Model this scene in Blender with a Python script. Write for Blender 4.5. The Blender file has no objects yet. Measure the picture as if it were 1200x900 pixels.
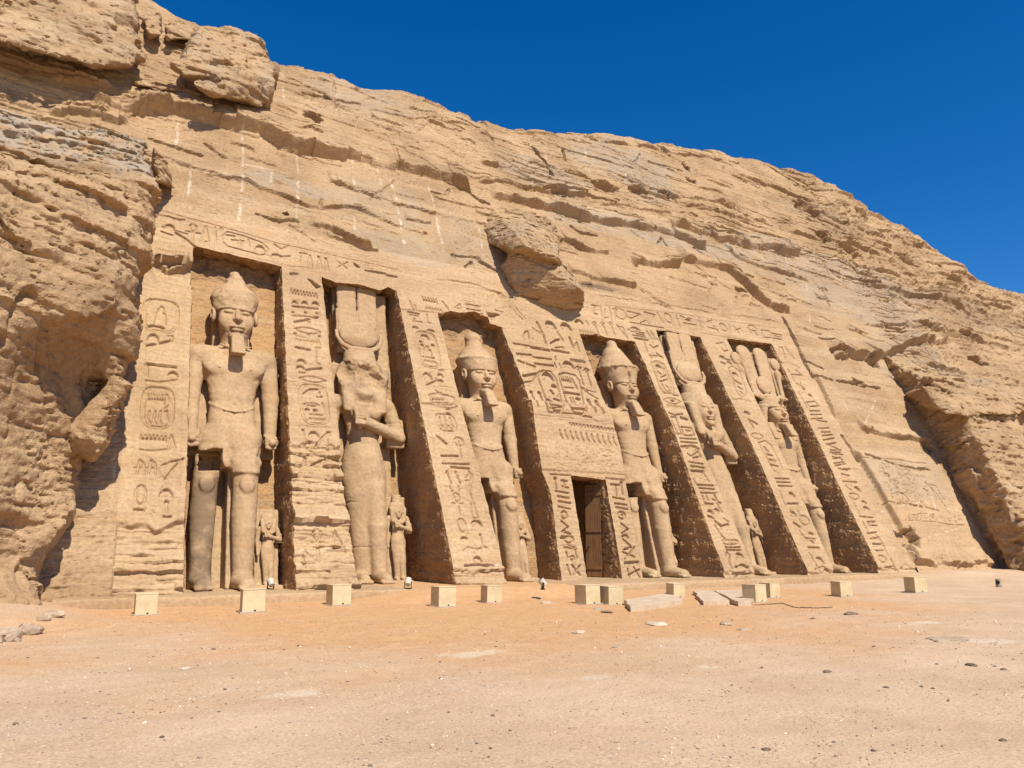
import bpy, bmesh, math, random
import numpy as np
from mathutils import Vector

# ------------------------------------------------------------------ camera, sky, sun, exposure
scene = bpy.context.scene
COL = scene.collection
YAW, PITCH, FOC = math.radians(29.3), math.radians(11.8), 892.5   # FOC in photo pixels (1200 wide)
CAM = np.array([0.0, 0.0, 1.6])
cam_data = bpy.data.cameras.new("camera")
cam = bpy.data.objects.new("camera", cam_data); COL.objects.link(cam)
cam.location = CAM
cam.rotation_euler = (math.pi / 2 + PITCH, 0, -YAW)
cam_data.sensor_width = 36.0
cam_data.lens = 36.0 * FOC / 1200.0
cam_data.clip_end = 3000
cam_data.clip_start = 0.05
scene.camera = cam

SUN_EL, SUN_AZ = math.radians(51), math.radians(1.2)     # azimuth measured from the facade's normal towards its right end
sun_dir = Vector((math.sin(SUN_AZ) * math.cos(SUN_EL), -math.cos(SUN_AZ) * math.cos(SUN_EL), math.sin(SUN_EL)))
world = bpy.data.worlds.new("World"); scene.world = world
world.use_nodes = True
wn = world.node_tree; wn.nodes.clear()
sky = wn.nodes.new("ShaderNodeTexSky"); sky.sky_type = 'NISHITA'; sky.sun_disc = False
sky.sun_elevation = SUN_EL; sky.sun_rotation = math.atan2(sun_dir.x, sun_dir.y)
sky.altitude = 1500; sky.air_density = 1.0; sky.dust_density = 0.3; sky.ozone_density = 4.0
hs = wn.nodes.new("ShaderNodeHueSaturation")
hs.inputs['Hue'].default_value = 0.505; hs.inputs['Saturation'].default_value = 1.36; hs.inputs['Value'].default_value = 1.0
bg = wn.nodes.new("ShaderNodeBackground"); bg.inputs['Strength'].default_value = 0.097
wo = wn.nodes.new("ShaderNodeOutputWorld")
wn.links.new(sky.outputs[0], hs.inputs['Color']); wn.links.new(hs.outputs[0], bg.inputs['Color']); wn.links.new(bg.outputs[0], wo.inputs['Surface'])
sd = bpy.data.lights.new("sun", 'SUN'); sd.energy = 4.2; sd.angle = math.radians(0.53); sd.color = (1.0, 0.95, 0.87)
so = bpy.data.objects.new("sun", sd); COL.objects.link(so)
so.rotation_euler = sun_dir.to_track_quat('Z', 'Y').to_euler()
so.location = (0, -20, 60)
scene.view_settings.view_transform = 'Standard'; scene.view_settings.look = 'None'
scene.view_settings.exposure = 0.60; scene.view_settings.gamma = 1.0
scene.view_settings.use_curve_mapping = False
scene.render.engine = 'CYCLES'
scene.cycles.max_bounces = 6; scene.cycles.diffuse_bounces = 4

# ------------------------------------------------------------------ photo geometry
# the temple front is a plane leaning back 25.5 degrees; places measured on the photo are carried onto the real planes
LEAN = math.radians(25.5); TL = math.tan(LEAN); CL = math.cos(LEAN); SL = math.sin(LEAN)
D0 = 22.26
_cy, _sy, _cp, _sp = math.cos(YAW), math.sin(YAW), math.cos(PITCH), math.sin(PITCH)
RIGHT = np.array([_cy, -_sy, 0]); FWD = np.array([_sy * _cp, _cy * _cp, _sp]); DOWN = -np.cross(RIGHT, FWD)
def ray(px, py):
    return (px - 600) * RIGHT + (py - 450) * DOWN + FOC * FWD
def hit(px, py, y0=D0, m=TL):
    d = ray(px, py); k = (y0 + m * CAM[2]) / (d[1] - m * d[2]); return CAM + k * d
def ground_at(px, py, z=0.0):
    d = ray(px, py); return CAM + d * ((z - CAM[2]) / d[2])
PORT_Z = 6.9; PORT_M = math.tan(math.radians(13.0)); PORT_Y = D0 + PORT_Z * (TL - PORT_M)
def to_xs(p):
    return p[0], (p[1] - D0) * SL + p[2] * CL
def F(px, py):                       # photo -> (x along the front, s up its slope)
    return to_xs(hit(px, py))
def FP(px, py):                      # same, on the steeper portal face
    return to_xs(hit(px, py, PORT_Y, PORT_M))
def crop(ox, oy, sc, f=F):
    return lambda x, y: f(ox + x / sc, oy + y / sc)

# ------------------------------------------------------------------ noise
_rng = np.random.RandomState(7)
_P = _rng.permutation(256); _P = np.concatenate([_P, _P, _P]).astype(np.int32)
_G3 = _rng.normal(size=(256, 3)); _G3 /= np.linalg.norm(_G3, axis=1)[:, None]; _G3 = _G3.astype(np.float32)
_a = _rng.uniform(0, 2 * np.pi, 256); _G2 = np.stack([np.cos(_a), np.sin(_a)], 1).astype(np.float32)
def pn2(x, y, seed=0):
    x = np.asarray(x, np.float32); y = np.asarray(y, np.float32)
    x, y = np.broadcast_arrays(x, y)
    xi = np.floor(x); yi = np.floor(y); xf = x - xi; yf = y - yi
    xi = (xi.astype(np.int32) + seed * 37) & 255; yi = (yi.astype(np.int32) + seed * 91) & 255
    u = xf * xf * xf * (xf * (xf * 6 - 15) + 10); v = yf * yf * yf * (yf * (yf * 6 - 15) + 10)
    def g(i, j, fx, fy):
        q = _G2[_P[_P[i & 255] + (j & 255)]]
        return q[..., 0] * fx + q[..., 1] * fy
    a = g(xi, yi, xf, yf); b = g(xi + 1, yi, xf - 1, yf); c = g(xi, yi + 1, xf, yf - 1); d = g(xi + 1, yi + 1, xf - 1, yf - 1)
    return 1.5 * ((a + (b - a) * u) + ((c + (d - c) * u) - (a + (b - a) * u)) * v)
def pn3(x, y, z, seed=0):
    xi = np.floor(x); yi = np.floor(y); zi = np.floor(z); xf = x - xi; yf = y - yi; zf = z - zi
    xi = (xi.astype(np.int32) + seed * 37) & 255; yi = (yi.astype(np.int32) + seed * 91) & 255; zi = zi.astype(np.int32) & 255
    u = xf * xf * (3 - 2 * xf); v = yf * yf * (3 - 2 * yf); w = zf * zf * (3 - 2 * zf)
    def g(i, j, k, fx, fy, fz):
        q = _G3[_P[_P[_P[i & 255] + (j & 255)] + (k & 255)]]
        return q[..., 0] * fx + q[..., 1] * fy + q[..., 2] * fz
    r = []
    for dk in (0, 1):
        a = g(xi, yi, zi + dk, xf, yf, zf - dk); b = g(xi + 1, yi, zi + dk, xf - 1, yf, zf - dk)
        c = g(xi, yi + 1, zi + dk, xf, yf - 1, zf - dk); d = g(xi + 1, yi + 1, zi + dk, xf - 1, yf - 1, zf - dk)
        a = a + (b - a) * u; c = c + (d - c) * u; r.append(a + (c - a) * v)
    return 1.4 * (r[0] + (r[1] - r[0]) * w)
def fbm2(x, y, o=4, seed=0, gain=0.5, ridged=False):
    t = 0; a = 1.0; f = 1.0
    for k in range(o):
        n = pn2(x * f, y * f, seed + k)
        t = t + a * (n if not ridged else 0.5 - np.abs(n) * 1.4); a *= gain; f *= 2.03
    return t
def fbm3(x, y, z, o=4, seed=0, gain=0.5):
    t = 0; a = 1.0; f = 1.0
    for k in range(o):
        t = t + a * pn3(x * f, y * f, z * f, seed + k); a *= gain; f *= 2.03
    return t
def sstep(a, b, x):
    t = np.clip((x - a) / (b - a), 0, 1); return t * t * (3 - 2 * t)
def cell1(x, seed):                   # piecewise constant random number along a line
    k = np.floor(x).astype(np.int64)
    v = (k * 1103515245 + np.int64(seed) * 12345 + 7 * (k * k % 977)) & 0x7fffffff
    return ((v ^ (v >> 9)) % 1009) / 1009.0
def worley2(x, y, seed=0):
    """nearest cell: offsets to its centre, two random numbers of the cell, distance to the border"""
    x = np.asarray(x, np.float32); y = np.asarray(y, np.float32); x, y = np.broadcast_arrays(x, y)
    xi = np.floor(x).astype(np.int32); yi = np.floor(y).astype(np.int32); f1 = np.full(x.shape, 9e9, np.float32); f2 = f1.copy()
    o = [np.zeros(x.shape, np.float32) for _ in range(4)]
    for i in (-1, 0, 1):
        for j in (-1, 0, 1):
            h = _P[_P[(xi + i + seed * 37) & 255] + ((yi + j + seed * 11) & 255)]; h2 = _P[h + 17]; h3 = _P[h + 101]
            dx = x - (xi + i + h / 256.0); dy = y - (yi + j + h2 / 256.0); d = np.sqrt(dx * dx + dy * dy).astype(np.float32)
            m = d < f1; f2 = np.where(m, f1, np.minimum(f2, d)); f1 = np.where(m, d, f1)
            for k, v in enumerate((dx, dy, h3 / 256.0 - .5, _P[h3 + 5] / 256.0 - .5)): o[k] = np.where(m, v, o[k])
    return o[0], o[1], o[2], o[3], f2 - f1
def facets2(x, y, seed=0):
    dx, dy, a, b, e = worley2(x, y, seed); return a * 0.7 + 1.1 * (a * dx + b * dy) - 0.22 * np.clip(1 - e / 0.07, 0, 1)
def facets3(x, y, z, seed=0):
    xi, yi, zi = (np.floor(v).astype(np.int32) for v in (x, y, z)); f1 = np.full(x.shape, 9e9, np.float32); f2 = f1.copy(); r = np.zeros(x.shape, np.float32)
    for i in (-1, 0, 1):
        for j in (-1, 0, 1):
            for l in (-1, 0, 1):
                h = _P[_P[_P[(xi + i + seed * 37) & 255] + ((yi + j + seed * 11) & 255)] + ((zi + l) & 255)]; h2 = _P[h + 17]; h3 = _P[h + 101]
                dx = x - (xi + i + h / 256.0); dy = y - (yi + j + h2 / 256.0); dz = z - (zi + l + h3 / 256.0); d = np.sqrt(dx * dx + dy * dy + dz * dz).astype(np.float32)
                m = d < f1; f2 = np.where(m, f1, np.minimum(f2, d)); f1 = np.where(m, d, f1)
                g = _G3[h3]; r = np.where(m, (_P[h3 + 5] / 256.0 - .5) * 0.7 + 0.9 * (g[..., 0] * dx + g[..., 1] * dy + g[..., 2] * dz), r)
    return r - 0.07 * np.clip(1 - (f2 - f1) / 0.07, 0, 1)
_lay = np.cumsum(np.random.RandomState(3).choice([0.14, 0.2, 0.28, 0.4, 0.6, 0.85], 400, p=[.2, .24, .22, .17, .11, .06])) - 20
def strata(x, q, seed=0, block=1.6):
    """broken rock layers: each bed juts out at its lower edge and recedes upwards"""
    i = np.clip(np.searchsorted(_lay, q) - 1, 0, len(_lay) - 2)
    th = _lay[i + 1] - _lay[i]; fr = (q - _lay[i]) / th
    warp = x / block + 0.7 * pn2(x * 0.5, q * 0.7, seed + 5) + i * 3.71
    a = 0.55 * np.maximum(0, cell1(warp, seed) - 0.35) + 0.55 * np.clip(pn2(x * 0.22, i * 5.3, seed + 9) + 0.25, 0, 1)
    return a * np.minimum(th, 0.6) / 0.45 * (1 - fr) ** 0.8

# ------------------------------------------------------------------ materials
def nodes_of(name):
    m = bpy.data.materials.new(name); m.use_nodes = True
    nt = m.node_tree; nt.nodes.clear()
    out = nt.nodes.new("ShaderNodeOutputMaterial"); b = nt.nodes.new("ShaderNodeBsdfPrincipled")
    nt.links.new(b.outputs[0], out.inputs['Surface'])
    b.inputs['Roughness'].default_value = 0.92
    b.inputs['Specular IOR Level'].default_value = 0.15
    return m, nt, b
class NT:
    def __init__(s, nt): s.nt = nt; s.pos = nt.nodes.new("ShaderNodeNewGeometry").outputs['Position']
    def link(s, a, b): s.nt.links.new(a, b)
    def mapped(s, sc, rot=(0, 0, 0)):
        n = s.nt.nodes.new("ShaderNodeMapping"); n.inputs['Scale'].default_value = sc; n.inputs['Rotation'].default_value = rot
        s.link(s.pos, n.inputs['Vector']); return n.outputs[0]
    def noise(s, scale, detail=4, rough=0.55, vec=None, dist=0.0):
        n = s.nt.nodes.new("ShaderNodeTexNoise"); n.inputs['Scale'].default_value = scale; n.inputs['Detail'].default_value = detail
        n.inputs['Roughness'].default_value = rough; n.inputs['Distortion'].default_value = dist
        s.link(vec or s.pos, n.inputs['Vector']); return n.outputs[0]
    def voro(s, scale, vec=None, feature='F1'):
        n = s.nt.nodes.new("ShaderNodeTexVoronoi"); n.inputs['Scale'].default_value = scale; n.feature = feature
        s.link(vec or s.pos, n.inputs['Vector']); return n
    def ramp(s, v, lo, hi, a=0.0, b=1.0):
        n = s.nt.nodes.new("ShaderNodeMapRange"); n.interpolation_type = 'SMOOTHSTEP'
        for k, x in enumerate((lo, hi, a, b)): n.inputs[1 + k].default_value = x
        s.link(v, n.inputs[0]); return n.outputs[0]
    def mix(s, f, a, b, mode='MIX'):
        n = s.nt.nodes.new("ShaderNodeMix"); n.data_type = 'RGBA'; n.blend_type = mode
        for sock, v in ((n.inputs[0], f), (n.inputs[6], a), (n.inputs[7], b)):
            if isinstance(v, (int, float)): sock.default_value = v
            elif isinstance(v, tuple): sock.default_value = v if len(v) == 4 else (*v, 1)
            else: s.link(v, sock)
        return n.outputs[2]
    def math(s, op, a, b=0.0):
        n = s.nt.nodes.new("ShaderNodeMath"); n.operation = op
        for sock, v in ((n.inputs[0], a), (n.inputs[1], b)):
            if isinstance(v, (int, float)): sock.default_value = v
            else: s.link(v, sock)
        return n.outputs[0]
    def attr(s, name):
        n = s.nt.nodes.new("ShaderNodeAttribute"); n.attribute_name = name
        sp = s.nt.nodes.new("ShaderNodeSeparateColor"); s.link(n.outputs['Color'], sp.inputs[0]); return sp.outputs
    def bump(s, h, strength, dist, b, prev=None):
        n = s.nt.nodes.new("ShaderNodeBump"); n.inputs['Strength'].default_value = strength; n.inputs['Distance'].default_value = dist
        s.link(h, n.inputs['Height'])
        if prev is not None: s.link(prev, n.inputs['Normal'])
        s.link(n.outputs[0], b.inputs['Normal']); return n.outputs[0]

def sandstone(name, base=(0.455, 0.298, 0.158), dark=(0.35, 0.22, 0.112), bump=0.55, band=0.45, rough_scale=1.0):
    m, nt, b = nodes_of(name); t = NT(nt)
    big = t.noise(0.35, 5, 0.6)
    c = t.mix(t.ramp(big, 0.38, 0.66), base, dark)
    st = t.noise(1.0, 6, 0.62, t.mapped((0.16, 0.3, 5.0), (0.0, 0.05, 0)))           # thin bedding bands
    c = t.mix(t.math('MULTIPLY', t.ramp(st, 0.50, 0.68), band), c, (0.30, 0.205, 0.125))
    st2 = t.noise(1.0, 5, 0.6, t.mapped((0.1, 0.2, 1.6), (0.0, 0.06, 0)))
    c = t.mix(t.math('MULTIPLY', t.ramp(st2, 0.50, 0.66), 0.45), c, (0.54, 0.38, 0.22))
    sp = t.noise(9 * rough_scale, 6, 0.7)
    c = t.mix(t.ramp(sp, 0.36, 0.64), t.mix(1.0, c, (0.80, 0.78, 0.76), 'MULTIPLY'), c)
    red = t.noise(0.8, 4, 0.6)
    c = t.mix(t.math('MULTIPLY', t.ramp(red, 0.55, 0.72), 0.35), c, (0.42, 0.235, 0.11))
    at = t.attr('mask')
    pn = t.noise(1.6, 6, 0.65)
    c = t.mix(t.math('MULTIPLY', at[0], t.ramp(pn, 0.34, 0.55)), c, (0.335, 0.268, 0.195))        # grey desert patina
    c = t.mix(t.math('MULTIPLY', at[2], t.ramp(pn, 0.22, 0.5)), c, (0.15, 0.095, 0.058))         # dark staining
    c = t.mix(t.math('MULTIPLY', at[1], t.ramp(t.noise(6, 4), 0.36, 0.52)), c, (0.60, 0.49, 0.355))   # mortar in the reassembly joints
    t.link(c, b.inputs['Base Color'])
    h1 = t.noise(2.2 * rough_scale, 8, 0.62); h2 = t.noise(1.0, 7, 0.65, t.mapped((1.2, 2.0, 14.0), (0, 0.05, 0)))
    h3 = t.noise(22 * rough_scale, 4, 0.6)
    if base[0] < .45 and rough_scale > 2:
        vo = t.voro(11, t.mapped((1, 1, 1))); h1 = t.math('ADD', h1, t.math('MULTIPLY', vo.outputs['Distance'], 0.5))
    p = t.bump(h1, bump, 0.16, b); p = t.bump(h2, bump * 0.7, 0.07, b, p); t.bump(h3, bump * 0.7, 0.02, b, p)
    return m
M_ROCK = sandstone("sandstone_rock", bump=0.75)
M_CARVED = sandstone("sandstone_carved", base=(0.475, 0.318, 0.174), dark=(0.40, 0.26, 0.137), bump=0.20, band=0.25)
M_STATUE = sandstone("sandstone_statue", base=(0.475, 0.316, 0.172), dark=(0.42, 0.274, 0.145), bump=0.15, band=0.25)
M_CHISEL = sandstone("sandstone_chiselled", base=(0.52, 0.31, 0.145), dark=(0.42, 0.24, 0.11), bump=0.8, band=0.3, rough_scale=2.2)

def plain(name, col, col2=None, rough=0.8, scale=6.0, bump=0.1, metallic=0.0, stretch=None):
    m, nt, b = nodes_of(name); t = NT(nt); b.inputs['Roughness'].default_value = rough; b.inputs['Metallic'].default_value = metallic
    v = t.mapped(stretch) if stretch else None
    n = t.noise(scale, 6, 0.62, v)
    t.link(t.mix(t.ramp(n, 0.35, 0.68), col, col2 or tuple(x * 0.75 for x in col)), b.inputs['Base Color'])
    if bump: t.bump(t.noise(scale * 5, 4, 0.6, v), bump, 0.02, b)
    return m
M_BOX = plain("painted_cover", (0.60, 0.475, 0.275), (0.50, 0.38, 0.21), 0.7, 3.0, 0.08)
M_CONC = plain("concrete", (0.42, 0.34, 0.25), (0.32, 0.25, 0.18), 0.9, 5.0, 0.3)
M_DARK = plain("dark_metal", (0.03, 0.028, 0.025), None, 0.5, 8, 0.05)
M_WHITE = plain("white_lamp_paint", (0.56, 0.50, 0.40), (0.44, 0.38, 0.3), 0.5, 12, 0.05)
M_GLASS = plain("lamp_lens", (0.10, 0.10, 0.10), None, 0.1, 8, 0)
M_WOOD = plain("door_wood", (0.27, 0.135, 0.058), (0.15, 0.072, 0.032), 0.7, 3.0, 0.35, stretch=(9, 9, 0.5))
M_STONE = plain("loose_stone", (0.47, 0.35, 0.23), (0.30, 0.21, 0.14), 0.95, 7.0, 0.5)
M_STONE_DARK = plain("dark_stone", (0.14, 0.095, 0.07), (0.22, 0.15, 0.10), 0.95, 9.0, 0.5)
M_STONE_PALE = plain("pale_stone", (0.58, 0.47, 0.34), (0.45, 0.35, 0.24), 0.95, 7.0, 0.5)
M_PAVE = plain("paving_stone", (0.56, 0.43, 0.29), (0.46, 0.34, 0.22), 0.9, 2.5, 0.3)

# ------------------------------------------------------------------ object helpers
def tag(o, label=None, cat=None, group=None, kind=None):
    if label: o['label'] = label
    if cat: o['category'] = cat
    if group: o['group'] = group
    if kind: o['kind'] = kind
    return o
def empty(name, loc, label, cat, group=None, rz=0):
    o = bpy.data.objects.new(name, None); COL.objects.link(o); o.location = loc; o.rotation_euler = (0, 0, rz)
    o.empty_display_size = 0.3
    return tag(o, label, cat, group)
def mesh_np(name, V, Fq, mat, parent=None, smooth=True, mask=None, tri=False, loc=None):
    V = np.asarray(V, np.float32); Fq = np.asarray(Fq, np.int32)
    k = Fq.shape[1]
    me = bpy.data.meshes.new(name)
    me.vertices.add(len(V)); me.vertices.foreach_set('co', V.ravel())
    me.loops.add(Fq.size); me.loops.foreach_set('vertex_index', Fq.ravel())
    me.polygons.add(len(Fq)); me.polygons.foreach_set('loop_start', np.arange(0, Fq.size, k, dtype=np.int32))
    me.polygons.foreach_set('loop_total', np.full(len(Fq), k, np.int32))
    me.polygons.foreach_set('use_smooth', np.full(len(Fq), smooth, bool))
    me.update(calc_edges=True)
    at = me.attributes.new('mask', 'FLOAT_COLOR', 'POINT')
    c = np.zeros((len(V), 4), np.float32); c[:, 3] = 1
    if mask is not None: c[:, :mask.shape[1]] = mask
    at.data.foreach_set('color', c.ravel())
    me.materials.append(mat)
    o = bpy.data.objects.new(name, me); COL.objects.link(o)
    if parent is not None: o.parent = parent
    if loc is not None: o.location = loc
    return o
def grid_faces(nu, nv, flip=False):
    i = np.arange(nu * nv).reshape(nv, nu)
    q = np.stack([i[:-1, :-1], i[:-1, 1:], i[1:, 1:], i[1:, :-1]], -1).reshape(-1, 4)
    return q[:, ::-1] if flip else q
class Parts:                           # collects several grids / solids into one mesh
    def __init__(s): s.V = []; s.F = []; s.M = []; s.n = 0
    def add(s, V, Fq, mask=None):
        V = np.asarray(V, np.float32).reshape(-1, 3)
        s.V.append(V); s.F.append(np.asarray(Fq) + s.n); s.n += len(V)
        s.M.append(np.zeros((len(V), 3), np.float32) if mask is None else np.asarray(mask, np.float32).reshape(-1, 3))
    def build(s, name, mat, parent=None, smooth=True):
        return mesh_np(name, np.concatenate(s.V), np.concatenate(s.F), mat, parent, smooth, np.concatenate(s.M))
def bm_obj(name, bm, mat, parent=None, loc=None, smooth=False, bevel=0.0, seg=2):
    if bevel: bmesh.ops.bevel(bm, geom=list(bm.edges), offset=bevel, segments=seg, affect='EDGES', profile=0.6)
    me = bpy.data.meshes.new(name); bm.to_mesh(me); bm.free()
    if smooth:
        for p in me.polygons: p.use_smooth = True
    me.materials.append(mat)
    o = bpy.data.objects.new(name, me); COL.objects.link(o)
    if parent is not None: o.parent = parent
    if loc is not None: o.location = loc
    return o
def bm_box(bm, c, h, jitter=0.0, rnd=None):
    vs = []
    for dz in (-1, 1):
        for dx, dy in ((-1, -1), (1, -1), (1, 1), (-1, 1)):
            j = [rnd.uniform(-jitter, jitter) for _ in range(3)] if rnd else (0, 0, 0)
            vs.append(bm.verts.new((c[0] + dx * h[0] + j[0], c[1] + dy * h[1] + j[1], c[2] + dz * h[2] + j[2])))
    for f in ((3, 2, 1, 0), (4, 5, 6, 7), (0, 1, 5, 4), (1, 2, 6, 5), (2, 3, 7, 6), (3, 0, 4, 7)):
        bm.faces.new([vs[i] for i in f])

# ------------------------------------------------------------------ voxel sculpting (signed distances -> quads)
class Vol:
    def __init__(s, lo, hi, h):
        s.lo = np.array(lo, np.float32); s.h = h
        s.n = np.ceil((np.array(hi) - s.lo) / h).astype(int) + 1
        s.ax = [s.lo[i] + h * np.arange(s.n[i], dtype=np.float32) for i in range(3)]
        s.v = np.full(s.n, 1.0, np.float32)
    def sub(s, lo, hi, pad):
        sl = []
        for i in range(3):
            a = int(np.clip(np.floor((lo[i] - pad - s.lo[i]) / s.h), 0, s.n[i])); b = int(np.clip(np.ceil((hi[i] + pad - s.lo[i]) / s.h) + 1, 0, s.n[i]))
            sl.append(slice(a, b))
        X = s.ax[0][sl[0]][:, None, None]; Y = s.ax[1][sl[1]][None, :, None]; Z = s.ax[2][sl[2]][None, None, :]
        return tuple(sl), X, Y, Z
    def op(s, sl, d, k, mode):
        a = s.v[sl]
        if a.size == 0: return
        if mode == 'sub': a = -a
        if k > 0:
            t = np.clip(0.5 + 0.5 * (a - d) / k, 0, 1); r = a + (d - a) * t - k * t * (1 - t)
        else: r = np.minimum(a, d)
        s.v[sl] = -r if mode == 'sub' else r
    def cone(s, a, b, ra, rb, k=0.1, sy=1.0, sx=1.0, mode='add'):
        a = np.array(a, float); b = np.array(b, float); r = max(ra, rb) * max(1, sx, sy)
        sl, X, Y, Z = s.sub(np.minimum(a, b) - r, np.maximum(a, b) + r, k + 0.1)
        ab = (b - a) / (sx, sy, 1); L2 = max(float(ab @ ab), 1e-9)
        px, py, pz = (X - a[0]) / sx, (Y - a[1]) / sy, Z - a[2]
        t = np.clip((px * ab[0] + py * ab[1] + pz * ab[2]) / L2, 0, 1)
        d = np.sqrt((px - t * ab[0]) ** 2 + (py - t * ab[1]) ** 2 + (pz - t * ab[2]) ** 2) - (ra + (rb - ra) * t)
        s.op(sl, d * min(1, sx, sy), k, mode)
    def ell(s, c, r, k=0.1, mode='add', rx=0.0):
        R = max(r); sl, X, Y, Z = s.sub(np.array(c) - R, np.array(c) + R, k + 0.1)
        X = X - c[0]; Y = Y - c[1]; Z = Z - c[2]
        if rx: ca, sa = math.cos(rx), math.sin(rx); Y, Z = Y * ca + Z * sa, -Y * sa + Z * ca
        q = np.sqrt((X / r[0]) ** 2 + (Y / r[1]) ** 2 + (Z / r[2]) ** 2)
        q2 = np.sqrt((X / r[0] ** 2) ** 2 + (Y / r[1] ** 2) ** 2 + (Z / r[2] ** 2) ** 2) + 1e-6
        s.op(sl, q * (q - 1) / q2, k, mode)
    def frus(s, z0, z1, c0, h0, c1, h1, k=0.08, p=2.0, mode='add', rnd=0.05):
        """elliptical frustum between heights; c = (x, y) centre, h = (hx, hy) half sizes, p = superellipse power"""
        c0, c1, h0, h1 = map(np.array, (c0, c1, h0, h1))
        lo = np.array([*np.minimum(c0 - h0, c1 - h1), z0]); hi = np.array([*np.maximum(c0 + h0, c1 + h1), z1])
        sl, X, Y, Z = s.sub(lo, hi, k + 0.1)
        t = np.clip((Z - z0) / (z1 - z0), 0, 1)
        cx = c0[0] + (c1[0] - c0[0]) * t; cy = c0[1] + (c1[1] - c0[1]) * t
        hx = h0[0] + (h1[0] - h0[0]) * t; hy = h0[1] + (h1[1] - h0[1]) * t
        q = (np.abs((X - cx) / hx) ** p + np.abs((Y - cy) / hy) ** p) ** (1 / p)
        d = (q - 1) * np.minimum(hx, hy)
        dz = np.maximum(z0 - Z, Z - z1)
        if rnd: d2 = np.sqrt(np.maximum(d + rnd, 0) ** 2 + np.maximum(dz + rnd, 0) ** 2) + np.minimum(np.maximum(d, dz) + rnd, 0) - rnd
        else: d2 = np.maximum(d, dz)
        s.op(sl, d2, k, mode)
    def loft(s, sec, k=0.08, p=2.2, rnd=0.04):
        """one smooth body through sections (z, cx, cy, hx, hy)"""
        q = np.array(sec, float); z0, z1 = q[0, 0], q[-1, 0]
        lo = (float((q[:, 1] - q[:, 3]).min()), float((q[:, 2] - q[:, 4]).min()), z0); hi = (float((q[:, 1] + q[:, 3]).max()), float((q[:, 2] + q[:, 4]).max()), z1)
        sl, X, Y, Z = s.sub(lo, hi, k + 0.1); zf = Z.ravel(); zz = np.linspace(z0, z1, 200)
        par = []
        for c in range(1, 5):
            f = np.interp(zz, q[:, 0], q[:, c]); f = np.convolve(np.pad(f, 10, mode='edge'), np.ones(21) / 21, 'valid'); par.append(np.interp(zf, zz, f).astype(np.float32)[None, None, :])
        cx, cy, hx, hy = par
        d = ((np.abs((X - cx) / hx) ** p + np.abs((Y - cy) / hy) ** p) ** (1 / p) - 1) * np.minimum(hx, hy); dz = np.maximum(z0 - Z, Z - z1)
        s.op(sl, np.sqrt(np.maximum(d + rnd, 0) ** 2 + np.maximum(dz + rnd, 0) ** 2) + np.minimum(np.maximum(d, dz) + rnd, 0) - rnd, k, 'add')
    def box(s, c, h, k=0.05, rnd=0.04, mode='add', rx=0.0, ry=0.0):
        R = float(np.linalg.norm(h)); sl, X, Y, Z = s.sub(np.array(c) - R, np.array(c) + R, k + 0.1)
        X = X - c[0]; Y = Y - c[1]; Z = Z - c[2]
        if rx: ca, sa = math.cos(rx), math.sin(rx); Y, Z = Y * ca + Z * sa, -Y * sa + Z * ca
        if ry: ca, sa = math.cos(ry), math.sin(ry); X, Z = X * ca + Z * sa, -X * sa + Z * ca
        qx = np.abs(X) - h[0] + rnd; qy = np.abs(Y) - h[1] + rnd; qz = np.abs(Z) - h[2] + rnd
        d = np.sqrt(np.maximum(qx, 0) ** 2 + np.maximum(qy, 0) ** 2 + np.maximum(qz, 0) ** 2) + np.minimum(np.maximum(np.maximum(qx, qy), qz), 0) - rnd
        s.op(sl, d, k, mode)
    def noise(s, fn, band=0.35):
        idx = np.nonzero(np.abs(s.v) < band)
        X, Y, Z = (s.ax[i][idx[i]] for i in range(3))
        s.v[idx] += fn(X, Y, Z)
    def mesh(s):
        v = s.v; sg = v < 0
        c = [sg[i:v.shape[0] - 1 + i, j:v.shape[1] - 1 + j, k:v.shape[2] - 1 + k] for i in (0, 1) for j in (0, 1) for k in (0, 1)]
        cnt = sum(x.astype(np.int8) for x in c); act = (cnt > 0) & (cnt < 8)
        I, J, K = np.nonzero(act); n = len(I)
        idx = np.full(act.shape, -1, np.int32); idx[I, J, K] = np.arange(n)
        off = [(i, j, k) for i in (0, 1) for j in (0, 1) for k in (0, 1)]
        val = np.stack([v[I + o[0], J + o[1], K + o[2]] for o in off], 1)
        acc = np.zeros((n, 3), np.float32); num = np.zeros(n, np.float32)
        for a in range(8):
            for b in range(a + 1, 8):
                dd = np.array(off[b]) - np.array(off[a])
                if np.abs(dd).sum() != 1: continue
                m = (val[:, a] < 0) != (val[:, b] < 0)
                t = val[m, a] / (val[m, a] - val[m, b])
                acc[m] += np.array(off[a], np.float32) + t[:, None] * dd.astype(np.float32); num[m] += 1
        P = s.lo + s.h * (np.stack([I, J, K], 1) + acc / num[:, None])
        quads = []
        for ax in range(3):
            o1, o2 = [(1, 2), (2, 0), (0, 1)][ax]
            sl0 = [slice(1, -1)] * 3; sl1 = [slice(1, -1)] * 3
            sl0[ax] = slice(0, -1); sl1[ax] = slice(1, None)
            e = sg[tuple(sl0)] != sg[tuple(sl1)]; inn = sg[tuple(sl0)]
            pos = np.array(np.nonzero(e)); ins = inn[tuple(pos)]
            g = pos.copy()
            for q in range(3):
                if q != ax: g[q] += 1
            def cellidx(d1, d2):
                h = g.copy(); h[o1] -= d1; h[o2] -= d2; return idx[h[0], h[1], h[2]]
            q = np.stack([cellidx(1, 1), cellidx(0, 1), cellidx(0, 0), cellidx(1, 0)], 1)
            q[~ins] = q[~ins][:, ::-1]
            quads.append(q)
        Q = np.concatenate(quads)
        lab = np.arange(len(P))                             # keep the largest piece only: no floating crumbs
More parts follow.
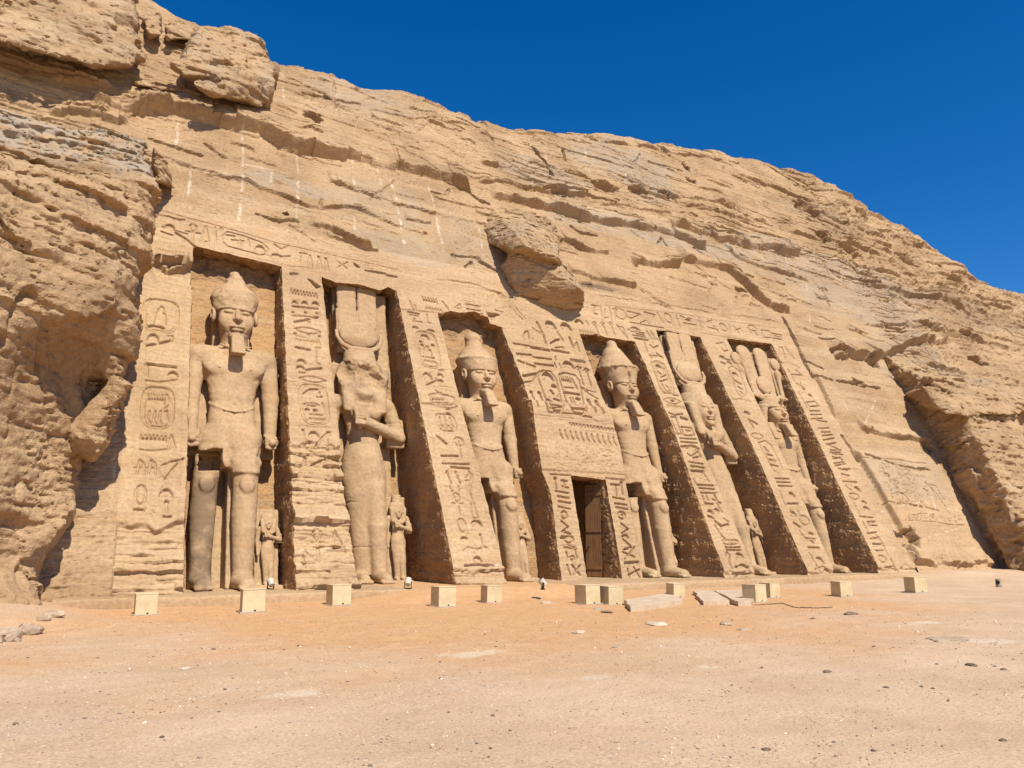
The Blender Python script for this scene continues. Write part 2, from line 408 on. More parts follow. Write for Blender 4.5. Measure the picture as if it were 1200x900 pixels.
        for _ in range(200):
            m = lab[Q].min(1); new = lab.copy(); np.minimum.at(new, Q.ravel(), np.repeat(m, 4)); new = new[new]
            if (new == lab).all(): break
            lab = new
        ids, cnt = np.unique(lab, return_counts=True)
        if len(ids) > 1 and cnt.max() > 0.6 * cnt.sum():
            kp = lab == ids[cnt.argmax()]; re = np.cumsum(kp) - 1; Q = re[Q[kp[Q[:, 0]]]]; P = P[kp]
        return P, Q

# ------------------------------------------------------------------ relief fields on the sloping rock front
class Field:
    def __init__(s, x0, x1, s0, s1, d):
        s.x0, s.s0, s.d = x0, s0, d
        s.nx = int(round((x1 - x0) / d)) + 1; s.ns = int(round((s1 - s0) / d)) + 1
        s.x = (x0 + d * np.arange(s.nx)).astype(np.float32); s.s = (s0 + d * np.arange(s.ns)).astype(np.float32)
        s.h = np.zeros((s.ns, s.nx), np.float32); s.m = np.zeros((s.ns, s.nx, 3), np.float32)
    def win(s, xa, xb, sa, sb):
        i0 = max(0, int((xa - s.x0) / s.d)); i1 = min(s.nx, int((xb - s.x0) / s.d) + 2)
        j0 = max(0, int((sa - s.s0) / s.d)); j1 = min(s.ns, int((sb - s.s0) / s.d) + 2)
        if i1 <= i0 or j1 <= j0: return None
        return (slice(j0, j1), slice(i0, i1)), s.x[i0:i1][None, :], s.s[j0:j1][:, None]
    def segdist(s, pts, pad):
        pts = np.array(pts, np.float32)
        w = s.win(pts[:, 0].min() - pad, pts[:, 0].max() + pad, pts[:, 1].min() - pad, pts[:, 1].max() + pad)
        if w is None: return None
        sl, X, S = w; d2 = np.full((S.shape[0], X.shape[1]), 1e9, np.float32)
        for a, b in zip(pts[:-1], pts[1:]):
            ab = b - a; L = max(float(ab @ ab), 1e-9)
            t = np.clip(((X - a[0]) * ab[0] + (S - a[1]) * ab[1]) / L, 0, 1)
            d2 = np.minimum(d2, (X - a[0] - t * ab[0]) ** 2 + (S - a[1] - t * ab[1]) ** 2)
        return sl, np.sqrt(d2)
    def carve(s, sl, d, depth, edge=0.03):        # d < 0 inside
        depth = depth * 1.45
        cut = -depth * np.clip(-d / edge + 0.5, 0, 1)
        s.g[sl] = np.minimum(s.g[sl], cut)
    def stroke(s, pts, w=0.07, depth=0.05, edge=0.02):
        r = s.segdist(pts, w + 0.1)
        if r: s.carve(r[0], r[1] - w / 2, depth, edge)
    def poly(s, pts, depth=0.06):
        pts = list(pts); q = np.array(pts)
        r = s.segdist(pts + pts[:1], 0.1)
        if not r: return
        sl, d = r; X = s.x[sl[1]][None, :]; S = s.s[sl[0]][:, None]
        ins = np.zeros(d.shape, bool); n = len(q)
        for i in range(n):
            a, b = q[i], q[(i + 1) % n]
            c = ((a[1] > S) != (b[1] > S)) & (X < (b[0] - a[0]) * (S - a[1]) / (b[1] - a[1] + 1e-12) + a[0])
            ins ^= c
        s.carve(sl, np.where(ins, -d, d), depth, 0.022)
    def ledge(s, pts, A, W, taper=0.5, rough=0.07, seed=1, pw=1.0):
        pts = np.array(sorted(pts)); xa, xb = pts[0, 0], pts[-1, 0]
        w = s.win(xa, xb, pts[:, 1].min() - 0.3, pts[:, 1].max() + W + 0.3)
        if w is None: return
        sl, X, S = w
        sl0 = np.interp(X, pts[:, 0], pts[:, 1]) + rough * (pn2(X * 2.3, X * 0 + 3.3, seed) + 0.25 * pn2(X * 5, X * 0 + 1.3, seed + 1)) + min(1, A * 2.2) * 0.28 * (cell1(X * 0.75 + seed * .37 + 0.25 * pn2(X, X * 0 + .5, 3), seed + 4) - 0.5)
        amp = sstep(0, taper, X - xa) * sstep(0, taper, xb - X) * (0.8 + 0.5 * pn2(X * 0.9, X * 0 + 7.7, seed + 2) + 0.55 * (cell1(X * 1.1 + seed * .61, seed) - 0.5))
        d = S - sl0
        s.h[sl] += A * amp * np.clip(d / max(0.05, min(0.26, 0.38 * A)) + 0.3, 0, 1) * np.clip(1 - d / W, 0, 1) ** pw
    def crack(s, pts, w=0.07, depth=0.12, seed=0):
        r = s.segdist(pts, w + 0.25)
        if not r: return
        sl, d = r; X = s.x[sl[1]][None, :]; S = s.s[sl[0]][:, None]
        d = d + 0.06 * pn2(X * 3, S * 3, seed) - 0.02
        ww = w * (0.7 + 0.8 * pn2(X * 1.1, S * 1.1, seed + 3))
        s.h[sl] -= depth * np.clip((ww - d) / 0.05 + 0.5, 0, 1)
    def seam(s, pts, w=0.09, ch=1, amt=1.0, seed=0):
        r = s.segdist(pts, w + 0.3)
        if not r: return
        sl, d = r; X = s.x[sl[1]][None, :]; S = s.s[sl[0]][:, None]
        d = d + 0.06 * pn2(X * 2.5, S * 2.5, seed)
        gap = np.clip(pn2(X * 1.3 + 3.1, S * 1.3, seed + 5) * 2.2 + 0.55, 0.05, 1)
        s.m[sl + (ch,)] = np.maximum(s.m[sl + (ch,)], amt * gap * np.clip((w / 2 - d) / 0.05 + 0.5, 0, 1))
    def blob(s, c, r, amp, ch=None, pw=2.0, seed=0, wob=0.4):
        w = s.win(c[0] - r[0] * 1.6, c[0] + r[0] * 1.6, c[1] - r[1] * 1.6, c[1] + r[1] * 1.6)
        if w is None: return
        sl, X, S = w
        q = np.sqrt(((X - c[0]) / r[0]) ** 2 + ((S - c[1]) / r[1]) ** 2) + wob * fbm2(X * 1.3 / r[0] + seed, S * 1.3 / r[1], 3, seed)
        f = sstep(1.05, 0.7, q)
        if ch is None: s.h[sl] += amp * f
        else: s.m[sl + (ch,)] = np.maximum(s.m[sl + (ch,)], amp * f)

# rock shapes traced from the photograph, carried onto the sloping plane ------------------------------------------
LEDGES = [  # photo polyline, how far it juts out, how far up it fades, taper
    ([(150, 132), (205, 137), (255, 148), (302, 158), (328, 172), (353, 180), (400, 186), (460, 198), (500, 208), (534, 216), (556, 230)], 0.65, 2.2, 0.6),
    ([(573, 230), (600, 236), (633, 246), (660, 252), (687, 259), (730, 265), (760, 270), (800, 283), (830, 300)], 0.5, 1.6, 0.6),
    ([(780, 268), (812, 274), (828, 279), (853, 288), (900, 293), (940, 303)], 0.6, 1.5, 0.5),
    ([(797, 306), (825, 311), (850, 318), (862, 328), (873, 338), (885, 350), (900, 360), (926, 366)], 0.5, 1.8, 0.4),
    ([(741, 310), (760, 313), (797, 314)], 0.55, 0.9, 0.15),
    ([(667, 320), (700, 329), (747, 338)], 0.38, 0.9, 0.2),
    ([(647, 279), (665, 285), (680, 293), (714, 297)], 0.35, 1.2, 0.2),
    ([(225, 199), (290, 213), (333, 233), (362, 243), (415, 244), (456, 259)], 0.22, 1.0, 0.8),
    ([(362, 262), (380, 268), (405, 284), (437, 295)], 0.3, 1.0, 0.3),
    ([(55, 95), (90, 100), (133, 106)], 0.3, 0.8, 0.4), ([(104, 124), (150, 131), (203, 134)], 0.5, 0.7, 0.3),
    ([(55, 134), (100, 140), (152, 145)], 0.4, 0.8, 0.3),
    ([(845, 288), (860, 302), (900, 317), (950, 331)], 0.3, 1.4, 0.4),
    ([(975, 415), (1000, 421), (1023, 424), (1045, 416), (1067, 408), (1085, 404), (1110, 402)], 0.8, 1.8, 0.8),
    ([(560, 190), (600, 198), (652, 226), (690, 232)], 0.25, 1.2, 0.5), ([(640, 226), (690, 231)], 0.25, 0.7, 0.3),
    ([(560, 214), (633, 224), (668, 230)], 0.25, 0.8, 0.4),
    ([(735, 223), (790, 232), (850, 240)], 0.3, 0.9, 0.5), ([(700, 240), (760, 246), (790, 254)], 0.25, 0.8, 0.4),
    ([(800, 240), (840, 250), (870, 258), (900, 262)], 0.3, 0.9, 0.5),
    ([(180, 300), (200, 312), (224, 306)], 0.3, 0.8, 0.2),
    ([(1062, 462), (1085, 472), (1112, 482), (1132, 480)], 0.8, 0.9, 0.3), ([(1008, 503), (1030, 511), (1060, 517), (1090, 520)], 0.42, 0.8, 0.2), ([(1050, 446), (1075, 450), (1110, 446), (1130, 448)], 0.5, .8, .4), ([(1080, 428), (1130, 438), (1200, 452)], .4, .9, .6), ([(1110, 505), (1150, 512), (1200, 530)], .4, 1.0, .5),
    ([(1010, 380), (1100, 392), (1200, 412)], 0.35, 1.4, 1.0), ([(1000, 330), (1060, 345), (1130, 362)], 0.3, 1.4, 1.0),
    ([(925, 272), (960, 283), (1010, 290)], 0.3, 1.2, 0.6), ([(940, 240), (990, 262), (1050, 282)], 0.35, 1.3, 0.8),
    ([(860, 205), (905, 218), (960, 240)], 0.3, 1.2, 0.8), ([(700, 165), (770, 175), (850, 190)], 0.22, 1.0, 0.8),
    ([(425, 128), (480, 140), (560, 150)], 0.12, 1.0, 0.8), ([(590, 150), (640, 160), (690, 168)], 0.18, 1.0, 0.6),
    ([(1066, 656), (1100, 664), (1165, 662)], 0.35, 0.9, 0.3), ([(500, 325), (560, 335), (600, 352)], 0.08, 1.2, 0.6),
    ([(690, 345), (800, 362), (915, 377)], 0.06, 1.5, 0.8),
]
CRACKS = [
    ([(918, 372), (927, 388), (937, 410), (945, 428), (953, 441)], 0.10, 0.25), ([(955, 441), (975, 448), (1003, 452), (1030, 455)], 0.06, 0.12),
    ([(988, 512), (997, 525), (1007, 540)], 0.08, 0.15), ([(1010, 535), (1050, 548), (1090, 551)], 0.04, 0.08),
    ([(525, 214), (545, 222), (563, 235), (571, 240)], 0.08, 0.2), ([(812, 292), (822, 300)], 0.05, 0.1),
    ([(535, 140), (570, 152), (580, 165)], 0.05, 0.1), ([(626, 172), (640, 190), (648, 203)], 0.12, 0.25), ([(660, 176), (662, 187)], 0.08, 0.15),
    ([(760, 190), (800, 200)], 0.05, 0.1), ([(530, 300), (560, 303)], 0.05, 0.1), ([(545, 313), (552, 308)], 0.05, 0.1), ([(560, 306), (583, 319)], 0.07, 0.15),
    ([(505, 224), (523, 228), (527, 221)], 0.04, 0.08), ([(507, 230), (565, 245)], 0.03, 0.06), ([(240, 168), (262, 184)], 0.04, 0.08),
    ([(300, 250), (325, 259), (347, 258)], 0.05, 0.1), ([(770, 285), (775, 280), (782, 290)], 0.05, 0.12), ([(670, 265), (680, 272), (700, 276)], 0.06, 0.15),
    ([(1100, 455), (1130, 470)], 0.08, 0.2), ([(960, 395), (975, 400), (982, 412)], 0.05, 0.12), ([(1000, 445), (1010, 449)], 0.10, 0.15),
    ([(940, 420), (965, 432)], 0.05, 0.1), ([(60, 240), (110, 250), (150, 262)], 0.06, 0.15), ([(1030, 590), (1100, 600)], 0.03, 0.05),
    ([(895, 190), (930, 210), (945, 222)], 0.07, 0.2), ([(1050, 300), (1080, 310)], 0.06, 0.2), ([(355, 110), (420, 122)], 0.04, 0.08), ([(390, 90), (395, 128)], 0.03, 0.06),
]
HOLES = [((367, 138), 11, 6), ((383, 115), 4, 2.5), ((508, 121), 9, 3), ((708, 218), 13, 6), ((780, 226), 6, 4.5), ((775, 172), 4, 6), ((805, 195), 3, 4),
         ((652, 224), 12, 4), ((747, 224), 9, 4), ((962, 279), 6, 5), ((993, 294), 14, 6), ((1063, 297), 6, 3), ((945, 245), 12, 8), ((983, 415), 7, 6),
         ((1022, 424), 7, 6), ((1005, 451), 8, 4), ((1062, 631), 9, 13), ((1086, 524), 6, 6), ((1068, 456), 5, 5), ((810, 212), 5, 3), ((1080, 384), 10, 4), ((1130, 395), 8, 4), ((868, 340), 6, 3),
         ((900, 175), 8, 3), ((852, 160), 8, 3), ((1010, 250), 7, 4), ((1120, 330), 8, 4), ((1150, 420), 10, 4), ((335, 250), 2, 2)]
SEAMS = [[(283, 150), (285, 180), (284, 215), (281, 250), (279, 262)], [(208, 143), (208, 160), (204, 178)], [(225, 180), (222, 215), (220, 232)], [(347, 180), (350, 205), (348, 240), (347, 258)],
         [(318, 200), (316, 235)], [(413, 180), (414, 215), (416, 245), (415, 285)], [(455, 200), (466, 245), (474, 285)], [(498, 205), (510, 245), (520, 295)], [(506, 228), (512, 262), (522, 310)],
         [(723, 175), (728, 195), (734, 213)], [(608, 165), (616, 190), (620, 205)], [(685, 180), (692, 205)], [(390, 88), (396, 130)], [(330, 85), (333, 125)], [(285, 192), (350, 206)],
         [(724, 310), (726, 320)], [(60, 18), (55, 45), (51, 62)], [(130, 12), (134, 35)], [(945, 330), (950, 380)], [(1018, 340), (1022, 372)], [(920, 300), (925, 350)], [(985, 470), (1000, 500)],
         [(1025, 470), (1010, 500), (1030, 500)], [(1087, 570), (1100, 620), (1118, 655)], [(1030, 600), (1080, 590), (1130, 600)], [(780, 320), (786, 350)], [(560, 260), (566, 300)], [(440, 190), (452, 240)],
         [(150, 345), (130, 600)], [(672, 296), (678, 314)], [(540, 150), (550, 185)], [(862, 222), (868, 258)], [(1150, 610), (1060, 640)], [(640, 178), (646, 205)]]
# right outcrop juts out beyond this line; stela and pilaster margins stand proud of the steps to their left
RO = np.array(sorted([F(*p)[::-1] for p in [(1055, 448), (1063, 464), (1076, 486), (1093, 512), (1101, 532), (1121, 577), (1146, 625), (1165, 656), (1174, 690)]]))
ST1 = np.array(sorted([F(*p)[::-1] for p in [(955, 441), (966, 462), (976, 486)]]))
ST2 = np.array(sorted([F(*p)[::-1] for p in [(1003, 532), (1027, 572), (1050, 615), (1065, 650)]]))
MAIN = np.array(sorted([F(*p) for p in LEDGES[0][0] + LEDGES[1][0][1:]]))

def rock_relief(f, fine):
    X = f.x[None, :]; S = f.s[:, None]
    q = S + 0.05 * X + 0.35 * pn2(X * 0.07, S * 0.07, 2)
    sm = np.interp(X, MAIN[:, 0], MAIN[:, 1])
    up = sstep(-0.3, 1.2, S - sm) * sstep(-2, 2, X)
    right = sstep(41.0, 45.0, X + 1.2 * fbm2(X * 0.3, S * 0.3, 2, 40) - 0.15 * np.maximum(0, S - 14))
    left = sstep(1.0, -1.5, X)
    band = sstep(15, 20, X + 2 * pn2(X * .2, S * .2, 44)) * np.exp(-((S - sm - 3.2) / 2.6) ** 2)          # broken beds across the upper right
    R = np.clip(0.03 + 0.13 * up + 0.50 * right + 0.42 * left + 0.22 * band, 0, 1)
    f.h += 0.16 * fbm2(X * 0.13, S * 0.16, 3, 11) * (0.3 + up + right) + 0.35 * right * fbm2(X * 0.2, S * 0.3, 2, 13)
    f.h += R * 0.50 * strata(X, q, 1, 1.5) + R * 0.10 * fbm2(X * 0.9, S * 2.2, 4, 17)
    f.h += (0.012 + 0.03 * R) * fbm2(X * 1.5, q * 9, 3, 23) + 0.006 * fbm2(X * 5, S * 7, 2, 29)
    wx, wy = X + 0.4 * pn2(X * .8, S * .8, 37), q + 0.25 * pn2(X * .9, S * 1.1, 38)
    f.h += R * (0.36 * facets2(wx * 0.30, wy * 0.75, 41) + 0.15 * facets2(wx * 0.75, wy * 2.4, 42)) + 0.035 * R * facets2(wx * 2.0, wy * 7, 43)
    b = pn2(wx * .35, wy * 3.4, 45); f.h -= (0.035 + 0.08 * R) * np.clip(1 - np.abs(b) / 0.045, 0, 1) * sstep(-.2, .2, pn2(wx * .3, wy * .6, 46))        # opened bedding planes
    # vertical joints breaking the rough beds into blocks
    j = np.abs(pn2(X * 0.45 + 0.25 * S, S * 0.12, 31)); f.h -= 0.22 * R * right * sstep(0.03, 0.0, j)
    # cut shapes
    ro = np.interp(S, RO[:, 0], RO[:, 1]) + 0.10 * fbm2(X * 0.5, S * 0.7, 3, 33)
    topfade = sstep(14.5, 9.3, S + 0.7 * pn2(X * 0.35, S * 0.2, 35))
    f.h += (1.5 + 0.3 * fbm2(X * 0.5, S * 0.6, 3, 36)) * sstep(0.45, 1.6, X - ro) * topfade
    for P_, a in ((ST1, 0.16), (ST2, 0.26)):
        xe = np.interp(S, P_[:, 0], P_[:, 1])
        wv = sstep(-0.5, 0.1, S - P_[0, 0]) * sstep(0.4, -0.1, S - P_[-1, 0])
        d = X - xe
        f.h += a * wv * (np.clip(d / 0.06, 0, 1) * sstep(5.0, 2.5, d) - 0.35 * (d < 0) * sstep(-0.8, 0, d))
    for k, (pts, A, W, tp) in enumerate(LEDGES): f.ledge([F(*p) for p in pts], A, W, tp, seed=50 + k)
    for k, (pts, w, dp) in enumerate(CRACKS): f.crack([F(*p) for p in pts], w * 1.2, dp * 1.6, k)
    for k, ((px, py), rx, ry) in enumerate(HOLES):
        c = F(px, py); a = F(px + rx, py); b = F(px, py - ry)
        f.blob(c, (max(.1, a[0] - c[0]), max(.1, b[1] - c[1])), -0.55, None, seed=k)
    for k, pts in enumerate(SEAMS): f.seam([F(*p) for p in pts], 0.045 if k > 6 else 0.065, 1, 0.75, seed=k)
    rg = random.Random(88)                                 # small spalled scars all over the natural face
    for k in range(260):
        x = rg.uniform(-6, 50); s_ = rg.uniform(15.2, 31); l = rg.uniform(.4, 2.4); sl_ = rg.uniform(-.25, .05)
        f.ledge([(x, s_), (x + l * .5, s_ + sl_ * l * .5 + rg.uniform(-.1, .1)), (x + l, s_ + sl_ * l)], rg.uniform(.04, .16), rg.uniform(.3, 1.3), 0.15, 0.08, 300 + k)
    for k in range(120):
        x = rg.uniform(-4, 50); s_ = rg.uniform(15.5, 31); l = rg.uniform(.5, 3); a = rg.choice([-.15, -.1, -.05, .9, 1.4, -.6])
        f.crack([(x, s_), (x + l * .5 * math.cos(a), s_ + l * .5 * math.sin(a) + rg.uniform(-.1, .1)), (x + l * math.cos(a), s_ + l * math.sin(a))], rg.uniform(.025, .05), rg.uniform(.05, .12), k)
    # grey patina and dark varnish
    for c, r, a in (((735, 195), (55, 28), .6), ((450, 240), (70, 26), .35), ((800, 285), (70, 14), .55), ((700, 262), (60, 10), .6), ((970, 320), (90, 26), .5), ((640, 205), (50, 20), .5),
                    ((1020, 355), (60, 30), .5), ((480, 290), (60, 20), .4), ((330, 215), (60, 12), .5), ((560, 290), (50, 30), .3), ((420, 110), (70, 22), .35), ((1080, 430), (60, 30), .35), ((1060, 560), (50, 30), .35)):
        p = F(*c); p1 = F(c[0] + r[0], c[1]); p2 = F(c[0], c[1] - r[1])
        f.blob(p, (p1[0] - p[0], p2[1] - p[1]), a, 0, seed=int(c[0]))
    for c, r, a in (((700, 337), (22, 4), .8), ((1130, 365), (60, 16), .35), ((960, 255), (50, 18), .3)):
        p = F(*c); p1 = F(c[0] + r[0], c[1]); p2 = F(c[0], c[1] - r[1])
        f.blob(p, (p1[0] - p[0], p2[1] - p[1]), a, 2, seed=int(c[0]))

# ------------------------------------------------------------------ carved writing
class Carver:
    """traces signs in the coordinates of a photo crop and cuts them into a field as sunk relief"""
    def __init__(s, f, cr, depth=0.055): s.f = f; s.c = cr; s.d = depth
    def L(s, *pts, w=0.056, d=None): s.f.stroke([s.c(*p) for p in pts], w, d or s.d)
    def T(s, *pts, w=0.13, d=None): s.L(*pts, w=w * 0.80, d=(d or s.d) * 1.35)
    def P(s, *pts, d=None): s.f.poly([s.c(*p) for p in pts], d or s.d * 1.3)
    def fr(s, cx, cy, w, h):
        c = s.c(cx, cy); W = abs(s.c(cx + w / 2, cy)[0] - s.c(cx - w / 2, cy)[0]); H = abs(s.c(cx, cy - h / 2)[1] - s.c(cx, cy + h / 2)[1])
        return c, W, H
    def loc(s, cx, cy, w, h, pts):
        c, W, H = s.fr(cx, cy, w, h); return [(c[0] + u * W, c[1] + v * H) for u, v in pts]
    def oval(s, cx, cy, w, h, lw=0.06, p=2.0):
        a = np.linspace(0, 2 * np.pi, 26); e = 2 / p
        pts = [(0.5 * math.copysign(abs(math.cos(t)) ** e, math.cos(t)), 0.5 * math.copysign(abs(math.sin(t)) ** e, math.sin(t))) for t in a]
        s.f.stroke(s.loc(cx, cy, w, h, pts), lw, s.d)
    def cart(s, cx, cy, w, h, lw=0.06): s.oval(cx, cy, w, h, lw, 3.6); s.oval(cx, cy, w * 0.86, h * 0.92, lw * 0.5, 3.6)
    def dot(s, cx, cy, w=12, h=12): s.f.poly(s.loc(cx, cy, w, h, [(math.cos(t) / 2, math.sin(t) / 2) for t in np.linspace(0, 6.1, 10)]), s.d * 1.2)
    def half(s, cx, cy, w, h): s.f.poly(s.loc(cx, cy, w, h, [(0.5 * math.cos(t), -0.5 + math.sin(t)) for t in np.linspace(0, np.pi, 10)]), s.d * 1.4)
    def cres(s, cx, cy, w, h):
        o = [(0.5 * math.cos(t), -0.5 + math.sin(t)) for t in np.linspace(0, np.pi, 10)]; i = [(0.30 * math.cos(t), -0.5 + 0.5 * math.sin(t)) for t in np.linspace(np.pi, 0, 8)]
        s.f.poly(s.loc(cx, cy, w, h, o + i), s.d * 1.5)
    def lens(s, cx, cy, w, h):
        s.f.stroke(s.loc(cx, cy, w, h, [(-.5, 0), (-.25, .4), (0, .5), (.25, .4), (.5, 0), (.25, -.4), (0, -.5), (-.25, -.4), (-.5, 0)]), 0.05, s.d)
    def zig(s, cx, cy, w, h, n=8): s.f.stroke(s.loc(cx, cy, w, h, [(-.5 + k / (2 * n), .5 if k % 2 else -.5) for k in range(2 * n + 1)]), 0.045, s.d)
    def teeth(s, cx, cy, w, h, n=7):
        s.f.poly(s.loc(cx, cy, w, h, [(-.5, -.5), (.5, -.5), (.5, .1), (-.5, .1)]), s.d * 1.3)
        for k in range(n):
            u = -.45 + .9 * k / (n - 1); s.f.poly(s.loc(cx, cy, w, h, [(u - .03, .1), (u + .03, .1), (u + .03, .5), (u - .03, .5)]), s.d * 1.2)
    def bar(s, cx, cy, w, h): s.f.poly(s.loc(cx, cy, w, h, [(-.5, -.5), (.5, -.5), (.5, .5), (-.5, .5)]), s.d * 1.3)
    def ankh(s, cx, cy, w, h):
        s.f.stroke(s.loc(cx, cy, w, h, [(0, 0), (-.22, .2), (-.25, .38), (0, .5), (.25, .38), (.22, .2), (0, 0)]), 0.06, s.d)
        s.f.stroke(s.loc(cx, cy, w, h, [(-.5, 0), (.5, 0)]), 0.07, s.d); s.f.stroke(s.loc(cx, cy, w, h, [(0, 0), (0, -.5)]), 0.07, s.d)
    def fig(s, cx, cy, w, h):            # small seated figure
        s.f.poly(s.loc(cx, cy, w, h, [(-.2, .3), (0, .5), (.2, .4), (.15, .2), (.35, .1), (.4, -.4), (-.4, -.4), (-.3, .1)]), s.d * 1.1)
    def scrib(s, x0, y0, x1, y1, n, size=10, seed=1, w=0.035, d=None, skew=0.0):
        r = random.Random(seed)
        for k in range(n):
            v = r.random(); x = x0 + (x1 - x0) * r.random() + skew * v; y = y0 + (y1 - y0) * v; a = r.choice([0, 0.2, 1.4, 1.6, 0.8, 2.3]); l = size * r.uniform(.4, 1)
            s.L((x, y), (x + l * math.cos(a), y + l * math.sin(a)), *(([(x + l * 1.1 * math.cos(a + .7), y + l * 1.1 * math.sin(a + .7))]) if r.random() < .4 else []), w=w, d=d or s.d * 0.7)

def carve_front(f):
    f.g = np.zeros_like(f.h)
    k = Carver(f, crop(130, 310, 2.81))                                   # pilaster at the left end
    k.cart(165, 165, 118, 105); k.fig(165, 165, 50, 70); k.half(150, 200, 60, 12); k.half(140, 237, 42, 28); k.T((120, 264), (160, 257), (200, 247)); k.L((200, 245), (205, 232), (185, 230))
    k.bar(165, 330, 110, 10); k.L((120, 325), (122, 365)); k.half(205, 357, 36, 18); k.L((115, 378), (160, 384), (218, 376))
    k.cart(155, 468, 105, 135); k.teeth(150, 440, 60, 34); k.L((185, 425), (197, 458), (178, 472))
    for x in (128, 147, 165): k.L((x, 480), (x - 6, 508), (x + 2, 522))
    k.L((182, 482), (190, 518)); k.dot(182, 482, 14, 14); k.teeth(140, 570, 90, 24); k.L((190, 602), (200, 560), (212, 602)); k.L((95, 608), (140, 612), (190, 606))
    for x in (0, 38): k.L((85 + x, 690), (95 + x, 642), (108 + x, 652), (110 + x, 690)); k.L((78 + x, 668), (104 + x, 668))
    k.T((180, 705), (205, 672), (237, 638), w=.09); k.L((168, 660), (205, 646), (237, 640)); k.oval(98, 757, 34, 62); k.bar(93, 806, 38, 9); k.cres(182, 750, 46, 28); k.dot(184, 782, 16, 16); k.L((184, 787), (185, 817)); k.bar(186, 828, 30, 6)
    k.L((112, 100), (112, 850), w=.03, d=.02); k.L((240, 100), (225, 850), w=.03, d=.02)
    k = Carver(f, crop(330, 320, 4.5))                                    # second pilaster
    k.teeth(118, 110, 142, 32, 9); k.half(70, 152, 32, 18); k.half(122, 156, 34, 18); k.half(178, 160, 40, 22); k.T((58, 174), (190, 188), w=.09)
    for p in ((60, 206), (127, 206), (188, 212), (72, 316), (140, 322), (200, 332)): k.dot(*p, 16, 14)
    k.L((60, 222), (195, 232)); k.T((70, 255), (120, 248), (150, 240), (190, 232), w=.11); k.L((100, 246), (150, 256)); k.lens(138, 300, 138, 30); k.zig(140, 358, 132, 20); k.T((80, 388), (148, 402), w=.14)
    k.L((205, 392), (182, 390), (185, 470), (205, 480)); k.cres(105, 462, 50, 26); k.cres(100, 494, 46, 22); k.bar(110, 522, 38, 7); k.T((135, 510), (170, 503), (210, 500)); k.lens(165, 558, 138, 30)
    k.cart(172, 692, 148, 215); k.T((118, 634), (150, 612), (200, 610), w=.10); k.T((190, 650), (212, 650), w=.10); k.L((202, 625), (200, 650)); k.lens(160, 692, 80, 16); k.half(135, 718, 28, 14); k.half(178, 722, 24, 14); k.L((216, 685), (226, 722)); k.L((150, 745), (215, 750)); k.zig(190, 775, 95, 12)
    k.L((48, 80), (100, 900), w=.03, d=.02); k.L((215, 80), (300, 880), w=.03, d=.02)
    k = Carver(f, crop(335, 500, 4.5))
    k.L((92, 15), (105, 90), (125, 125), (168, 140)); k.dot(92, 15, 16, 12); k.cres(148, 38, 58, 34); k.T((158, 105), (190, 60), (225, 28), w=.1); k.L((235, 28), (216, 60), (228, 130))
    k.L((105, 150), (108, 195)); k.bar(104, 153, 26, 8); k.P((228, 150), (297, 150), (282, 192), (246, 184), d=.14); k.T((140, 198), (180, 178), (215, 160), w=.12); k.ankh(172, 602, 80, 140); k.L((258, 605), (266, 540), (322, 655)); k.bar(272, 632, 40, 8); k.L((98, 670), (104, 740)); k.L((110, 650), (125, 672))
    k = Carver(f, crop(465, 340, 5))                                      # third pilaster
    k.teeth(195, 58, 85, 32, 6); k.T((270, 65), (305, 110), w=.09); k.L((340, 102), (370, 80), (375, 108), (350, 100)); k.T((400, 80), (490, 95), w=.07); k.T((410, 108), (490, 121), w=.07); k.zig(220, 112, 100, 18, 6)
    k.L((78, 60), (97, 108), (115, 110), (108, 85)); k.L((30, 110), (270, 132), w=.03); k.T((68, 125), (132, 137), w=.09); k.T((75, 140), (128, 150), w=.05); k.L((95, 178), (152, 186)); k.half(110, 215, 40, 14); k.half(200, 233, 46, 14); k.L((178, 140), (182, 186), (200, 190)); k.dot(105, 165)
    k.cart(185, 345, 122, 208); k.cres(165, 270, 55, 32); k.half(142, 298, 22, 14); k.dot(150, 320, 22, 18); k.half(215, 318, 28, 12); k.fig(183, 350, 60, 60); k.L((155, 385), (200, 392)); k.zig(198, 415, 70, 12, 5); k.half(215, 392, 24, 12)
    k.bar(262, 465, 38, 8); k.cres(180, 500, 58, 42); k.cres(256, 494, 34, 22); k.half(262, 528, 26, 18); k.T((178, 555), (212, 540), (248, 524), w=.11)
    k.oval(265, 642, 150, 66, .06, 2.6); k.teeth(240, 640, 72, 22, 6); k.L((230, 585), (240, 600), (262, 600)); k.L((225, 660), (300, 664))
    k.cart(290, 775, 110, 98); k.half(302, 724, 34, 16)
    for x in (0, 32, 62): k.L((250 + x, 745), (258 + x, 790)); k.oval(262 + x, 800, 22, 22, .04)
    k.T((235, 853), (255, 868), (292, 900), w=.1); k.oval(365, 888, 50, 50)
    k.L((90, 230), (210, 895), w=.03, d=.02); k.L((255, 260), (440, 895), w=.03, d=.02)
    k = Carver(f, crop(500, 510, 5))
    k.T((68, 8), (85, 30), (112, 46), w=.11); k.L((160, 45), (168, 25), (195, 20), (212, 45)); k.L((185, 30), (205, 140)); k.T((88, 120), (184, 124), w=.11); k.T((94, 165), (248, 170), w=.08); k.T((143, 186), (249, 197), w=.08)
    k.T((118, 216), (142, 282), w=.10); k.T((168, 216), (196, 282), w=.10); k.L((112, 225), (122, 212)); k.L((245, 213), (270, 242), (250, 332), (267, 487)); k.L((228, 250), (248, 228), (262, 268), (228, 268)); k.L((257, 345), (302, 487), (268, 485)); k.L((135, 300), (141, 332), (155, 328)); k.L((185, 300), (190, 328))
